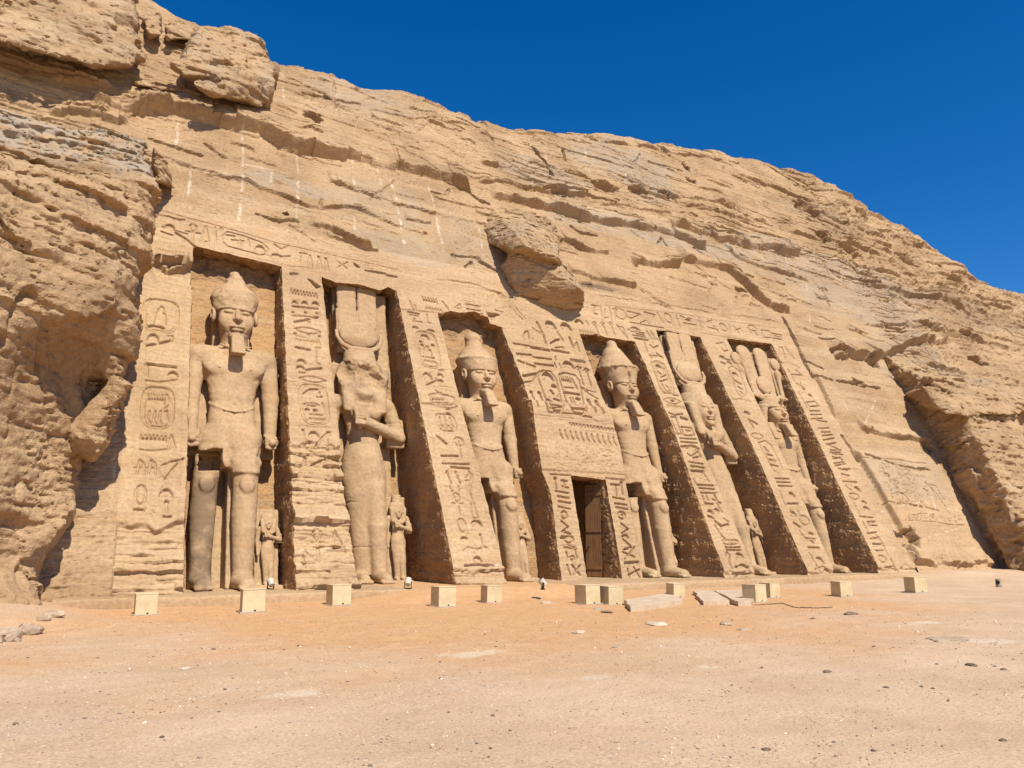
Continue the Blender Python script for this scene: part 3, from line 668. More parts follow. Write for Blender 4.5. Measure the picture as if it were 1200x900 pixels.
    k.ankh(182, 402, 62, 125); k.cres(292, 515, 70, 40); k.oval(207, 530, 46, 78); k.half(220, 602, 46, 18); k.dot(315, 585, 16, 14); k.L((315, 590), (332, 650), (355, 660)); k.L((220, 677), (240, 657), (300, 668), (340, 655)); k.cres(298, 727, 55, 34); k.T((225, 766), (300, 760), (395, 764), w=.10); k.L((215, 800), (235, 792))
    k.L((35, 30), (175, 880), w=.03, d=.02); k.L((265, 110), (450, 880), w=.03, d=.02)
    k = Carver(f, crop(600, 360, 6.43), 0.085)                            # panel over the doorway
    k.L((85, 222), (102, 180), (122, 178), (132, 228)); k.T((155, 150), (215, 190), w=.05); k.T((190, 110), (240, 200), (258, 262), w=.12); k.cres(290, 128, 80, 56); k.cres(405, 142, 80, 52); k.cres(505, 107, 64, 32); k.L((560, 100), (580, 132))
    k.T((345, 182), (390, 250), w=.09); k.T((295, 270), (330, 245), (357, 240), w=.12); k.L((330, 300), (380, 295), (395, 308)); k.T((435, 225), (465, 300)); k.L((465, 300), (492, 258), (515, 330), (495, 285))
    k.T((15, 268), (135, 286), w=.09); k.T((150, 297), (285, 322), w=.17); k.T((305, 318), (430, 340), w=.14); k.T((42, 346), (150, 355), w=.12); k.T((165, 370), (300, 388), w=.09); k.L((330, 365), (335, 392)); k.T((50, 396), (95, 415), w=.1); k.T((115, 420), (178, 441), w=.1); k.T((180, 420), (315, 436), w=.13); k.T((325, 415), (340, 450), w=.06); k.T((360, 420), (375, 452), w=.06); k.cres(425, 428, 86, 52); k.teeth(500, 400, 112, 18, 11)
    k.T((90, 512), (185, 495), w=.14); k.L((95, 562), (160, 552), (190, 500)); k.L((215, 475), (185, 500))
    k.L((235, 470), (295, 478), (335, 530), (385, 740), (368, 790), (312, 785), (275, 735), (200, 520), (235, 470), w=.07); k.cres(270, 513, 86, 60); k.T((305, 590), (335, 600)); k.T((295, 625), (315, 650)); k.L((350, 615), (345, 670)); k.T((272, 690), (310, 720)); k.T((322, 690), (362, 702)); k.L((280, 742), (370, 760), (280, 770)); k.half(320, 590, 40, 24)
    k.L((360, 500), (400, 490), (480, 510), (510, 550), (552, 785), (530, 810), (460, 800), (430, 760), (355, 520), (360, 500), w=.07); k.teeth(410, 540, 72, 44, 5); k.T((455, 535), (495, 612), w=.09); k.L((400, 602), (465, 608)); k.T((405, 640), (510, 656), w=.15); k.L((440, 680), (468, 750)); k.L((458, 678), (488, 752)); k.dot(498, 690, 40, 26); k.T((515, 730), (520, 760), w=.06); k.T((445, 772), (550, 782), w=.11)
    k.L((480, 460), (500, 438), (525, 452), (500, 470), w=.06); k.T((505, 450), (542, 580), w=.08); k.L((540, 478), (560, 455), (585, 470), (560, 485), w=.06); k.T((566, 470), (602, 590), w=.08); k.L((525, 600), (575, 625), (632, 636)); k.L((525, 606), (580, 650), (652, 690)); k.L((575, 625), (555, 640))
    k.T((150, 635), (190, 755), w=.09); k.dot(148, 636, 24, 24); k.T((210, 640), (270, 790), w=.11); k.dot(210, 642, 28, 28); k.P((560, 690), (582, 690), (634, 800), (608, 808)); k.P((620, 700), (642, 700), (694, 810), (668, 818)); k.L((280, 795), (440, 806), (600, 832), w=.05)
    k = Carver(f, crop(640, 480, 4.283, FP), 0.07)                          # cornice, lintel and jambs of the portal
    for i in range(14):
        x = 112 + i * 17.6; y = 66 + i * 2.4; k.P((x, y), (x + 11, y + 1), (x + 6, y + 14)); k.P((x + 9, y + 16), (x + 15, y + 3), (x + 19, y + 17))
    for i in range(11): x = 66 + i * 27; y = 104 + i * 3.6; k.L((x, y), (x + 4, y + 22), (x + 16, y + 42), w=.07)
    k.scrib(30, 185, 340, 310, 60, 22, 4, .035, .03); k.L((20, 325), (125, 330), w=.05); k.L((298, 342), (402, 355), w=.05)
    for pts in (((45, 345), (52, 400)), ((75, 355), (106, 360)), ((88, 352), (94, 390)), ((80, 386), (112, 394)), ((45, 410), (112, 420)), ((55, 436), (115, 445)), ((60, 461), (122, 470)), ((60, 488), (122, 500)), ((75, 560), (112, 590), (80, 612), (122, 625)),
                ((90, 690), (152, 700)), ((100, 715), (110, 742)), ((140, 690), (156, 745)), ((105, 780), (122, 832)), ((130, 780), (172, 832)), ((170, 782), (138, 832)), ((325, 375), (376, 378)), ((350, 378), (356, 430)), ((378, 365), (386, 425)), ((335, 440), (396, 450)), ((345, 470), (406, 478)), ((350, 490), (412, 500)),
                ((375, 570), (412, 600), (380, 622)), ((385, 650), (430, 690), (390, 702)), ((385, 715), (446, 740)), ((445, 690), (395, 752)), ((410, 800), (422, 852)), ((440, 790), (472, 842)), ((410, 832), (470, 802))): k.T(*pts, w=.075)
    k.oval(90, 530, 30, 36); k.dot(45, 346, 18, 16); k.oval(115, 652, 44, 34); k.oval(132, 745, 22, 20); k.dot(378, 366, 16, 16); k.oval(380, 530, 38, 36); k.dot(385, 530, 18, 18); k.T((395, 770), (462, 765), w=.12); k.cres(395, 635, 40, 22); k.L((20, 440), (60, 860), w=.03, d=.02); k.L((110, 680), (150, 690), w=.05); k.half(85, 640, 30, 16)
    k = Carver(f, crop(745, 380, 6), 0.06)                                # fourth pilaster
    for pts in (((5, 65), (60, 75)), ((0, 95), (90, 110)), ((80, 45), (106, 100)), ((106, 45), (136, 106)), ((62, 130), (86, 192)), ((95, 215), (190, 225)), ((155, 330), (182, 350)), ((180, 370), (216, 355)), ((175, 400), (226, 385)), ((190, 420), (212, 462)), ((215, 428), (246, 466)), ((250, 490), (302, 502)),
                ((250, 650), (282, 650), (322, 772), (285, 770)), ((255, 680), (300, 772)), ((320, 720), (392, 730), (412, 782), (340, 780), (320, 720)), ((350, 745), (385, 750)), ((310, 800), (422, 808)), ((320, 825), (432, 835)), ((330, 856), (400, 850), (428, 882))): k.T(*pts, w=.08)
    k.T((104, 145), (125, 165), (157, 150), w=.1); k.T((150, 205), (192, 236)); k.T((105, 225), (120, 240), w=.07); k.L((110, 270), (150, 256), (200, 280), (272, 450), (260, 482), (200, 482), (170, 440), (110, 270), w=.06); k.L((122, 275), (150, 268), (190, 288), (255, 450), (248, 470), (205, 470), (182, 436), (122, 275), w=.03); k.cres(160, 297, 44, 30); k.dot(200, 315, 20, 20); k.half(175, 300, 20, 10)
    k.lens(258, 538, 114, 40); k.dot(258, 538, 30, 14); k.zig(280, 580, 118, 18, 9); k.T((235, 620), (270, 636), (332, 630), w=.1); k.T((318, 654), (362, 672), w=.15); k.L((60, 120), (280, 640), w=.03, d=.02); k.L((165, 120), (470, 880), w=.03, d=.02)
    k = Carver(f, crop(790, 520, 5.29), 0.065)
    for pts in (((85, 60), (110, 76), (152, 45), (167, 76), (118, 86)), ((95, 110), (182, 125)), ((105, 136), (192, 148)), ((185, 180), (222, 236)), ((125, 215), (142, 246)), ((150, 250), (246, 258)), ((160, 271), (252, 280)), ((170, 300), (262, 305)), ((180, 320), (196, 366), (246, 371)), ((205, 320), (216, 346)),
                ((270, 370), (302, 422)), ((255, 500), (300, 571), (318, 586)), ((320, 640), (412, 640)), ((325, 656), (417, 659)), ((320, 692), (330, 670), (347, 690), (342, 722), (362, 772)), ((370, 800), (482, 798)), ((380, 832), (412, 800))): k.T(*pts, w=.08)
    k.T((45, 15), (90, 25), (130, 15), (156, 32), w=.12); k.P((100, 158), (192, 165), (170, 195), (130, 200)); k.P((115, 167), (178, 170), (160, 186), (135, 188), d=.02); k.T((240, 340), (292, 366), w=.1); k.T((255, 320), (272, 352)); k.half(228, 420, 40, 28); k.half(266, 408, 34, 24); k.T((215, 445), (252, 461), w=.12); k.T((260, 480), (300, 512), (337, 500), w=.15); k.L((310, 464), (342, 482)); k.oval(352, 608, 92, 26, .06, 4); k.cres(405, 690, 50, 36); k.T((385, 766), (462, 766), w=.16); k.half(425, 752, 50, 18); k.half(465, 825, 26, 20)
    k.L((20, 30), (330, 840), w=.03, d=.02); k.L((195, 20), (515, 830), w=.03, d=.02)
    k = Carver(f, crop(820, 390, 3.106), 0.06)                            # fifth pilaster
    k.T((80, 55), (92, 68), (104, 62), w=.1); k.half(82, 88, 22, 12); k.T((80, 92), (112, 98)); k.half(108, 108, 20, 12); k.T((78, 106), (94, 112)); k.L((60, 40), (85, 34), (95, 45)); k.L((105, 130), (120, 121), (146, 140), (173, 215), (160, 236), (140, 226), (105, 130), w=.06); k.cres(128, 150, 20, 14); k.T((130, 174), (151, 186)); k.T((140, 196), (157, 206)); k.T((146, 214), (160, 224), w=.08); k.L((118, 160), (128, 172))
    k.half(172, 290, 24, 12); k.T((178, 314), (212, 332), w=.12); k.T((184, 324), (197, 346)); k.lens(210, 375, 46, 20); k.L((215, 400), (240, 392), (264, 410), (302, 490), (290, 512), (268, 500), (215, 400), w=.06); k.T((235, 415), (251, 431)); k.T((245, 441), (266, 446)); k.T((255, 461), (277, 466)); k.T((262, 480), (287, 486))
    for y in (530, 543, 557): k.T((275 + (y - 530) * .4, y), (327 + (y - 530) * .4, y + 1), w=.08)
    k.L((292, 575), (310, 625), (322, 625)); k.half(335, 588, 24, 18); k.P((318, 618), (362, 618), (358, 632), (326, 632)); k.cres(340, 657, 26, 20); k.L((355, 640), (372, 672)); k.T((344, 690), (367, 706), w=.14); k.oval(382, 682, 32, 34); k.L((365, 720), (386, 746), (422, 750)); k.half(405, 758, 22, 16); k.P((393, 778), (437, 778), (440, 790), (400, 790)); k.L((400, 800), (442, 872)); k.half(437, 828, 30, 26); k.L((420, 862), (450, 850), (482, 872)); k.half(405, 730, 20, 10)
    k = Carver(f, crop(840, 370, 4.737), 0.06)                            # pilaster at the right end
    for pts in (((345, 172), (366, 175), (382, 236)), ((380, 170), (432, 236)), ((395, 295), (432, 362)), ((440, 300), (472, 330)), ((415, 325), (477, 330)), ((440, 375), (492, 402)), ((465, 370), (482, 412)), ((455, 425), (502, 512)), ((495, 480), (546, 475), (567, 500), (512, 505), (495, 480)), ((515, 530), (572, 528)), ((520, 550), (582, 548)), ((525, 572), (587, 570)),
                ((550, 580), (612, 590)), ((565, 625), (622, 622)), ((580, 646), (632, 645)), ((585, 666), (642, 660)), ((590, 690), (652, 680)), ((610, 715), (662, 705)), ((630, 746), (692, 745)), ((640, 766), (702, 770)), ((645, 796), (690, 785), (702, 822)), ((660, 832), (717, 820)), ((690, 852), (742, 850))): k.T(*pts, w=.08)
    k.half(518, 442, 22, 16); k.half(480, 405, 20, 12)
    k = Carver(f, crop(900, 520, 4), 0.06)
    for pts in (((270, 0), (332, 25)), ((290, 40), (342, 40)), ((300, 60), (352, 75)), ((310, 91), (357, 85)), ((330, 115), (372, 126)), ((345, 140), (382, 150)), ((350, 175), (417, 180)), ((365, 195), (392, 217)), ((405, 280), (432, 332)), ((430, 340), (492, 346)), ((465, 365), (502, 365)), ((470, 381), (512, 385)), ((445, 365), (472, 417)), ((465, 421), (507, 415)), ((480, 446), (522, 440)),
                ((510, 430), (547, 482)), ((490, 470), (532, 471)), ((505, 501), (542, 500)), ((540, 480), (562, 522)), ((550, 580), (592, 575)), ((575, 540), (602, 597))): k.T(*pts, w=.08)
    k.half(418, 212, 32, 24); k.oval(405, 246, 44, 28); k.half(450, 273, 26, 16); k.cres(460, 303, 30, 22); k.oval(536, 541, 34, 32)
    for cr, a, sk, n, sz in ((crop(745, 380, 6), (80, 125, 150, 880), 270, 26, 20), (crop(790, 520, 5.29), (70, 20, 150, 820), 310, 34, 18), (crop(820, 390, 3.106), (82, 50, 108, 860), 345, 46, 11), (crop(840, 370, 4.737), (365, 180, 410, 850), 290, 34, 16), (crop(900, 520, 4), (285, 5, 330, 590), 240, 26, 14),
                             (crop(330, 320, 4.5), (75, 110, 190, 780), 60, 22, 14), (crop(465, 340, 5), (120, 250, 230, 880), 120, 24, 15), (crop(500, 510, 5), (100, 120, 200, 760), 150, 16, 14), (crop(130, 310, 2.81), (105, 130, 205, 810), -10, 18, 14), (crop(600, 360, 6.43), (60, 130, 560, 760), 60, 40, 20)):
        Carver(f, cr, 0.05).scrib(*a, n, sz, int(a[0]) + n, .032, .035, skew=sk)                # small worn signs between the large ones
    k = Carver(f, crop(170, 230, 3.636), 0.05)                            # frieze, left half
    k.L((40, 97), (60, 80), (100, 84), (140, 100), (168, 97), w=.07); k.half(105, 127, 46, 18); k.T((75, 130), (182, 160), w=.07); k.T((70, 150), (115, 165), w=.08); k.T((130, 155), (170, 178), (210, 212), w=.11); k.ankh(205, 152, 60, 74); k.L((235, 190), (260, 125), (272, 192), (258, 192)); k.L((300, 130), (302, 202)); k.half(325, 135, 20, 12)
    k.L((330, 170), (350, 150), (420, 168), (500, 200), (526, 225), (516, 246), (490, 251), (350, 212), (328, 190), (330, 170), w=.05); k.T((345, 165), (382, 170), w=.06); k.L((370, 186), (420, 190), (410, 212)); k.L((440, 185), (446, 217)); k.half(490, 222, 46, 26); k.L((395, 205), (405, 185))
    k.L((550, 205), (580, 226), (612, 210)); k.half(560, 252, 46, 16); k.L((540, 256), (617, 256)); k.L((690, 245), (660, 240), (662, 287)); k.dot(740, 258); k.dot(770, 266)
    for x, y in ((695, 300), (735, 306), (765, 316)): k.L((x, y), (x + 8, y - 50), (x + 18, y + 2)); k.L((x + 2, y - 20), (x + 16, y - 20))
    k.L((820, 275), (862, 306)); k.L((822, 302), (862, 280)); k.P((888, 282), (902, 288), (918, 302), (905, 304), (892, 294), d=.12); k.T((940, 315), (1022, 328), w=.13); k.T((1030, 335), (1072, 342), w=.12); k.L((20, 45), (330, 130), (560, 200), (1080, 312), w=.04, d=.03); k.L((20, 62), (330, 146), w=.03, d=.02); k.T((620, 330), (650, 330), w=.12); k.P((690, 350), (712, 358), (750, 385), (730, 392), d=.15)
    k = Carver(f, crop(150, 230, 3.6), 0.05)
    k.zig(180, 242, 110, 18, 8); k.T((130, 262), (165, 290), (182, 270), w=.12); k.half(205, 268, 40, 20); k.L((105, 70), (240, 100), w=.03)
    k = Carver(f, crop(460, 320, 4), 0.045)
    k.scrib(330, 95, 590, 160, 46, 20, 9, .035, .03); k.P((440, 185), (490, 190), (505, 196), (455, 212), d=.14); k.T((360, 200), (372, 188), w=.08); k.T((405, 200), (420, 190), w=.08); k.T((480, 172), (520, 182), w=.07); k.L((550, 155), (610, 215), w=.07); k.L((575, 160), (625, 212), w=.05)
    k = Carver(f, crop(680, 340, 4.286), 0.055)                           # frieze, right half
    for pts in (((55, 75), (92, 80)), ((72, 85), (66, 115), (86, 122)), ((100, 80), (112, 152)), ((125, 95), (118, 140), (142, 136)), ((145, 85), (162, 157)), ((160, 95), (186, 100)), ((178, 100), (176, 145)), ((235, 105), (302, 121), (258, 142), (230, 130)), ((320, 110), (376, 125), (366, 137)), ((385, 115), (417, 162)), ((480, 130), (502, 187)), ((500, 130), (522, 140)), ((540, 140), (557, 146)),
                ((515, 165), (582, 176)), ((595, 140), (612, 192)), ((635, 160), (662, 150)), ((640, 150), (655, 165)), ((640, 185), (692, 200)), ((670, 180), (697, 212)), ((750, 175), (757, 212)), ((770, 180), (802, 217)), ((780, 202), (807, 190)), ((862, 217), (840, 188)), ((870, 200), (892, 227)), ((910, 200), (952, 205), (962, 241), (920, 235), (910, 200)), ((960, 215), (1012, 225), (1017, 247), (970, 240)), ((975, 228), (1010, 236))): k.L(*pts, w=.06)
    k.oval(200, 117, 54, 52); k.oval(440, 142, 30, 42); k.oval(720, 187, 34, 34); k.oval(866, 190, 34, 26); k.half(540, 150, 26, 10); k.L((40, 65), (500, 122), (990, 190), w=.03, d=.025); k.L((600, 215), (1000, 277), w=.03, d=.025); k.L((250, 160), (420, 190), w=.05); k.L((300, 165), (330, 150), (350, 170), w=.04)
    for x in (60, 100, 140): k.L((x, 168), (x + 12, 158), (x + 22, 166), (x + 8, 174), w=.045); k.T((x + 14, 168), (x + 36, 224), w=.07)
    for pts in (((185, 175), (242, 242)), ((185, 178), (216, 186), (237, 237)), ((255, 205), (322, 215)), ((265, 225), (332, 236)), ((270, 240), (337, 251)), ((340, 210), (367, 247)), ((355, 205), (392, 252)), ((240, 195), (290, 205))): k.T(*pts, w=.07)
    k.half(276, 191, 46, 16); k.zig(35, 212, 75, 16, 6)
    f.h += f.g

def carve_stela(f):
    f.g = np.zeros_like(f.h)
    k = Carver(f, crop(900, 520, 4), 0.065)
    k.L((432, 76), (580, 84), (742, 92), w=.07, d=.05); k.L((622, 371), (780, 378), (922, 382), w=.07, d=.05)
    for c in range(7): k.L((500 + c * 23, 100), (592 + c * 23, 250 + c * 6), w=.025, d=.02)
    k.scrib(490, 98, 640, 300, 190, 14, 21, .045, .05, skew=90)
    k.scrib(625, 338, 905, 362, 60, 17, 22, .05, .05); k.scrib(640, 150, 720, 250, 40, 16, 25, .04, .03, skew=40)
    k.T((545, 145), (562, 190), (592, 217), w=.10); k.T((585, 236), (620, 245), (642, 277), w=.13); k.T((530, 145), (555, 160), w=.09); k.L((570, 180), (600, 195)); k.L((640, 290), (680, 300), w=.06)
    k.T((735, 180), (772, 212), (802, 250), (852, 326), w=.09); k.T((760, 200), (792, 262), w=.07); k.T((720, 215), (746, 227), w=.07); k.L((800, 230), (830, 262)); k.L((760, 190), (790, 200), (815, 245))
    k.P((700, 110), (740, 112), (742, 120), (715, 122), d=.1)
    f.h += f.g

# ------------------------------------------------------------------ the cliff
def surf(x, s, h):                      # slope coordinates -> world
    return np.stack(np.broadcast_arrays(x, D0 + s * SL - h * CL, s * CL + h * SL), -1)
SKYLINE = [(-300, -140), (0, -60), (165, -10), (325, 72), (360, 76), (430, 96), (500, 118), (570, 140), (620, 152), (640, 153), (700, 152), (750, 160), (800, 168), (860, 180), (900, 187), (950, 205), (1000, 236), (1060, 264), (1100, 293), (1150, 326), (1200, 347), (1300, 395)]
CREST = np.array([F(*p) for p in SKYLINE])
FX0, FX1, FS1 = 0.9, 34.1, 14.95        # the carved front
SX1, SS1 = 41.0, 6.95                   # the carved stela to its right
def crest_profile(x, s, h):
    """beyond the crest the rock rolls back into a plateau"""
    sc = np.interp(x, CREST[:, 0], CREST[:, 1]) - 0.9 + 0.35 * fbm2(x * 0.35, x * 0 + 2.2, 4, 61) + 0.25 * (cell1(x * 0.8, 4) - 0.5)
    R = 1.6; a0 = math.pi / 2 - LEAN; a1 = math.radians(-4)
    arc = R * (a0 - a1)
    e = np.maximum(s - sc, 0); ea = np.minimum(e, arc); el = np.maximum(e - arc, 0)
    th = a0 - ea / R                                       # elevation angle of the surface direction
    y = R * (-np.sin(th) + math.sin(a0)); z = R * (np.cos(th) - math.cos(a0))
    y = y + el * 3.0 * math.cos(a1); z = z + el * 3.0 * math.sin(a1)
    s0 = np.minimum(s, sc)
    ny, nz = -np.sin(th), np.cos(th)
    h = h * np.where(e > arc, 0.5, 1.0)
    return np.stack(np.broadcast_arrays(x, D0 + s0 * SL + y + ny * h, s0 * CL + z + nz * h), -1)
def cliff_sheet(x0, x1, d, push, parts):
    f = Field(x0, x1, -0.6, 37.0, d); rock_relief(f, False)
    X = np.broadcast_to(f.x[None, :], f.h.shape); S = np.broadcast_to(f.s[:, None], f.h.shape)
    inside = ((X > FX0 + .02) & (X < FX1 - .02) & (S < FS1 - .02)) | ((X > FX1 - .05) & (X < SX1 - .02) & (S < SS1 - .02))
    f.h[inside] -= 0.06
    if push: f.h[:, :2] -= 0.08
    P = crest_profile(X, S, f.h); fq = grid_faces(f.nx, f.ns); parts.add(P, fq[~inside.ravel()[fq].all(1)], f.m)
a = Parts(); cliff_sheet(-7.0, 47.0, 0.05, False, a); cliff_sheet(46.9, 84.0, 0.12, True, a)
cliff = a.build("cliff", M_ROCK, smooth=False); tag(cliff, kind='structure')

# ------------------------------------------------------------------ the temple front
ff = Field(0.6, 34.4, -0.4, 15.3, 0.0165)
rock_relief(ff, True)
XF, SF = ff.x[None, :], ff.s[:, None]
LOWZ = np.interp(SF, [0, 20], [0, 20])
# the portal leans back less than the rest of the front
EDGE = {}
def edge(name, pts, f=F):
    q = []
    for p in pts:
        q.append(p if len(p) == 2 and isinstance(p, tuple) and p[0] == 'x' else f(*p))
    q = np.array(sorted(q, key=lambda t: t[1])); EDGE[name] = q
edge('1L', [(172, 330), (155, 470), (137, 623), (127, 690)]); EDGE['1L'] = np.array([[0.9, 0], [0.9, 20]])
edge('1R', [(225, 333), (216.5, 627), (215, 692)])
edge('2L', [(330, 313), (348.6, 692)]); edge('2R', [(379, 342), (399.5, 527), (401.7, 564), (409.4, 607), (418, 669), (426, 690)])
edge('3L', [(465.6, 342), (497.8, 500), (535.8, 687)]); edge('3R', [(514, 370), (551, 514), (593, 677)])
CLu = [F(588, 383), F(614, 447)]; CRu = [F(680, 393), F(706, 465)]
CLl = [FP(634, 549), FP(645.7, 580.7), FP(659, 686)]; CRl = [FP(726, 524), FP(754.5, 683)]
EDGE['CL'] = np.array(sorted(CLu + CLl, key=lambda t: t[1])); EDGE['CR'] = np.array(sorted(CRu + CRl, key=lambda t: t[1]))
edge('4L', [(744, 400), (787, 496), (855.5, 687)]); edge('4R', [(768, 386), (824, 530), (888, 676)])
edge('5L', [(820.4, 395), (881, 520), (953, 684)]); edge('5R', [(851.6, 397), (916, 530), (981, 677)])
edge('6L', [(904.4, 402.7), (979, 560), (1034, 675)]); EDGE['6R'] = np.array([[FX1, 0], [FX1, 20]])
def ex(name, s, jit=True):
    q = EDGE[name]; x = np.interp(s, q[:, 1], q[:, 0])
    if jit and name not in ('1L', '6R'):
        sd = sum(map(ord, name)); x = x + 0.022 * fbm2(s * 2.1, s * 0 + sd, 3, sd) + 0.03 * np.minimum(0, pn2(s * 0.9, s * 0 + sd, sd + 3))
    return x
zone = sstep(-0.05, 0.05, XF - (ex('CL', SF, False) - 0.25)) * sstep(0.05, -0.05, XF - (ex('CR', SF, False) + 0.25))
pk = (PORT_Z / CL - SF) * math.sin(LEAN - math.radians(13.0)) / math.cos(LEAN - math.radians(13.0))
# exact offset so that carved places measured on the portal plane fall on it
ff.h -= zone * np.maximum(0, pk)
ff.h += zone * 0.16 * sstep(7.15, 7.3, SF) * sstep(8.05, 7.85, SF) * np.interp(SF, [7.2, 7.95], [0.5, 1.0])      # the cornice over the door
ff.h += zone * 0.05 * sstep(5.05, 5.12, SF) * sstep(7.25, 7.2, SF)
# weathered feet of the pilasters
def erode(xa, xb, sa, amp, seed):
    w = ff.win(xa, xb, -0.4, sa + 0.8)
    if w is None: return
    sl, x, s = w
    top = sa + 0.25 * fbm2(x * 1.3, x * 0 + seed, 3, seed)
    k = sstep(0.06, -0.06, s - top)
    ff.h[sl] += k * (-0.09 + amp * (strata(x, s * 1.4 + 0.02 * x, seed, 0.8) * 0.42 + 0.09 * fbm2(x * 1.4, s * 3.4, 4, seed + 2) - 0.05))
erode(0.6, 2.7, 2.35, 1.0, 71); erode(5.3, 7.8, 5.25, 1.0, 72); erode(10.5, 12.6, 0.9, 0.7, 73); erode(22, 24, 0.55, 0.5, 74); erode(26.5, 28.6, 0.5, 0.5, 75); erode(31, 34.2, 0.6, 0.6, 76)
ff.ledge([crop(330, 320, 4.5)(x, y) for x, y in ((48, 812), (70, 806), (180, 812), (272, 820))], 0.05, 1.2, 0.1, 0.03, 81)
ff.ledge([crop(465, 340, 5)(x, y) for x, y in ((140, 668), (200, 674), (250, 688), (310, 692), (358, 682))], 0.11, 0.7, 0.05, 0.03, 82)
ff.ledge([crop(820, 390, 3.106)(x, y) for x, y in ((120, 245), (150, 241), (190, 252))], 0.10, 0.8, 0.05, 0.03, 83)
ff.ledge([crop(840, 370, 4.737)(x, y) for x, y in ((352, 265), (400, 263), (465, 292))], 0.09, 0.6, 0.05, 0.03, 84)
# broken block above the first pilaster
for (pts, A, W) in (([(176, 312), (190, 322), (205, 326), (226, 326)], -0.0, 0.5),):
    pass
w_ = ff.win(1.25, 2.75, F(200, 331)[1], F(200, 303)[1]); sl_, x_, s_ = w_
ff.h[sl_] -= 0.42 * sstep(1.25, 1.75, x_ + 0.3 * (s_ - F(200, 331)[1])) * sstep(0, 0.04, s_ - F(200, 331)[1] - 0.02)
for py, a in ((345, .05), (400, .05)):
    pass
# bright mortar courses and old joints on the carved front
for pts in ([(537, 617), (640, 619)], [(500, 663), (590, 662)], [(632, 640), (760, 642)], [(345, 610), (415, 606)], [(350, 645), (420, 640)], [(240, 300), (238, 330)], [(450, 560), (448, 600)]): ff.seam([F(*p) for p in pts], 0.05, 1, 0.55)
carve_front(ff)
def samp(f, x, s):
    u = np.clip((x - f.x0) / f.d, 0, f.nx - 1.001); v = np.clip((s - f.s0) / f.d, 0, f.ns - 1.001)
    i = u.astype(int); j = v.astype(int); a = (u - i).astype(np.float32); b = (v - j).astype(np.float32)
    def g(A): 
        if A.ndim == 3: aa, bb = a[..., None], b[..., None]
        else: aa, bb = a, b
        return (A[j, i] * (1 - aa) + A[j, i + 1] * aa) * (1 - bb) + (A[j + 1, i] * (1 - aa) + A[j + 1, i + 1] * aa) * bb
    return g(f.h), g(f.m)
# lower edge of the frieze
FB = [F(*p) for p in [(227.8, 288), (260, 296), (290, 303), (327.8, 312), (350, 318), (375, 324), (395, 331), (420, 333), (445, 340), (455, 336), (466, 341), (490, 352), (514, 367), (528, 364), (540, 366), (556, 365), (572, 372), (574, 379), (588, 383), (640, 388), (680, 391), (700, 391), (709, 395), (744, 400), (768, 387), (785, 388), (800, 392), (820, 395), (851.6, 396.7), (904.4, 402.7)]]
FB = np.array([(FX0, FB[0][1])] + FB + [(FX1, FB[-1][1])]); FB = FB[np.argsort(FB[:, 0])]
def fb(x): return np.interp(x, FB[:, 0], FB[:, 1]) + 0.02 * fbm2(x * 3, x * 0 + 9.1, 3, 91)
YB = {1: (25.0, .32), 2: (26.3, .235), 3: (25.45, .255), 4: (25.5, .255), 5: (25.4, .26), 6: (25.4, .262)}
temple = empty("temple_facade", (17, D0, 0), "sandstone rock temple front of sloping pilasters covered in carved hieroglyphs between tall statue niches", "temple")
tinv = Vector((-17, -D0, 0))
def attach(o, parent=temple):
    o.parent = parent; o.matrix_parent_inverse = parent.matrix_world.inverted() if False else o.matrix_parent_inverse
    o.location = tinv if parent is temple else o.location
    return o
def front_grid(lname, rname, du=0.0205, s_lo=-0.05):
    w = max(0.5, float(EDGE[rname][:, 0].mean() - EDGE[lname][:, 0].mean())); nu = int(w / du) + 1
    u = np.linspace(0, 1, nu); st = np.full(nu, 13.0)
    for _ in range(8): st = fb(ex(lname, st) * (1 - u) + ex(rname, st) * u)
    nv = int((st.max() - s_lo) / du) + 1; v = np.linspace(0, 1, nv)
    Sg = s_lo + (st[None, :] - s_lo) * v[:, None]
    Xg = ex(lname, Sg) * (1 - u) + ex(rname, Sg) * u
    return Xg, Sg
def chisel(y, z, seed, amp=0.05):
    yy, zz = np.asarray(y, np.float32), np.asarray(z, np.float32)
    return amp * (0.8 * fbm2(yy * 1.6 + zz * 0.8, zz * 2.0 - yy * 0.6, 3, seed, 0.6) + 0.35 * facets2(yy * 6 + .4 * pn2(yy * 3, zz * 3, 6), zz * 9, seed + 3) + 0.4 * fbm2(yy * 9, zz * 9, 2, seed + 5))
def side_wall(parts, Pe, back, sgn, seed, fade=0.12):
    """from the front edge Pe (n,3) back to the niche wall at constant height, roughly chiselled"""
    y0, m = back; zb = Pe[:, 2]; yb = y0 + m * zb + 0.12
    dep = np.maximum(yb - Pe[:, 1], 0.05); n = max(6, int(dep.max() / 0.03))
    t = np.linspace(0, 1, n)[:, None]
    Y = Pe[None, :, 1] + dep[None] * t; Z = np.broadcast_to(zb[None], Y.shape)
    dist = Y - Pe[None, :, 1]
    Xw = Pe[None, :, 0] + sgn * (chisel(Y, Z, seed) + 0.02) * np.clip(dist / fade, 0, 1)
    low = sstep(2.2, 0.4, Z) * np.clip(dist / 0.3, 0, 1) * np.clip((yb[None] - Y) / .3, 0, 1)
    Xw = Xw + sgn * low * 0.10 * (strata(Y * 1.3, Z * 1.6, seed, 0.7) - 0.25)
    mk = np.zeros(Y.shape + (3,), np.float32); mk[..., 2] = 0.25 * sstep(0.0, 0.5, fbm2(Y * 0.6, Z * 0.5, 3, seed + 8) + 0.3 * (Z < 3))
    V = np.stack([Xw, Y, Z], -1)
    parts.add(V, grid_faces(V.shape[1], V.shape[0], flip=sgn > 0), mk)
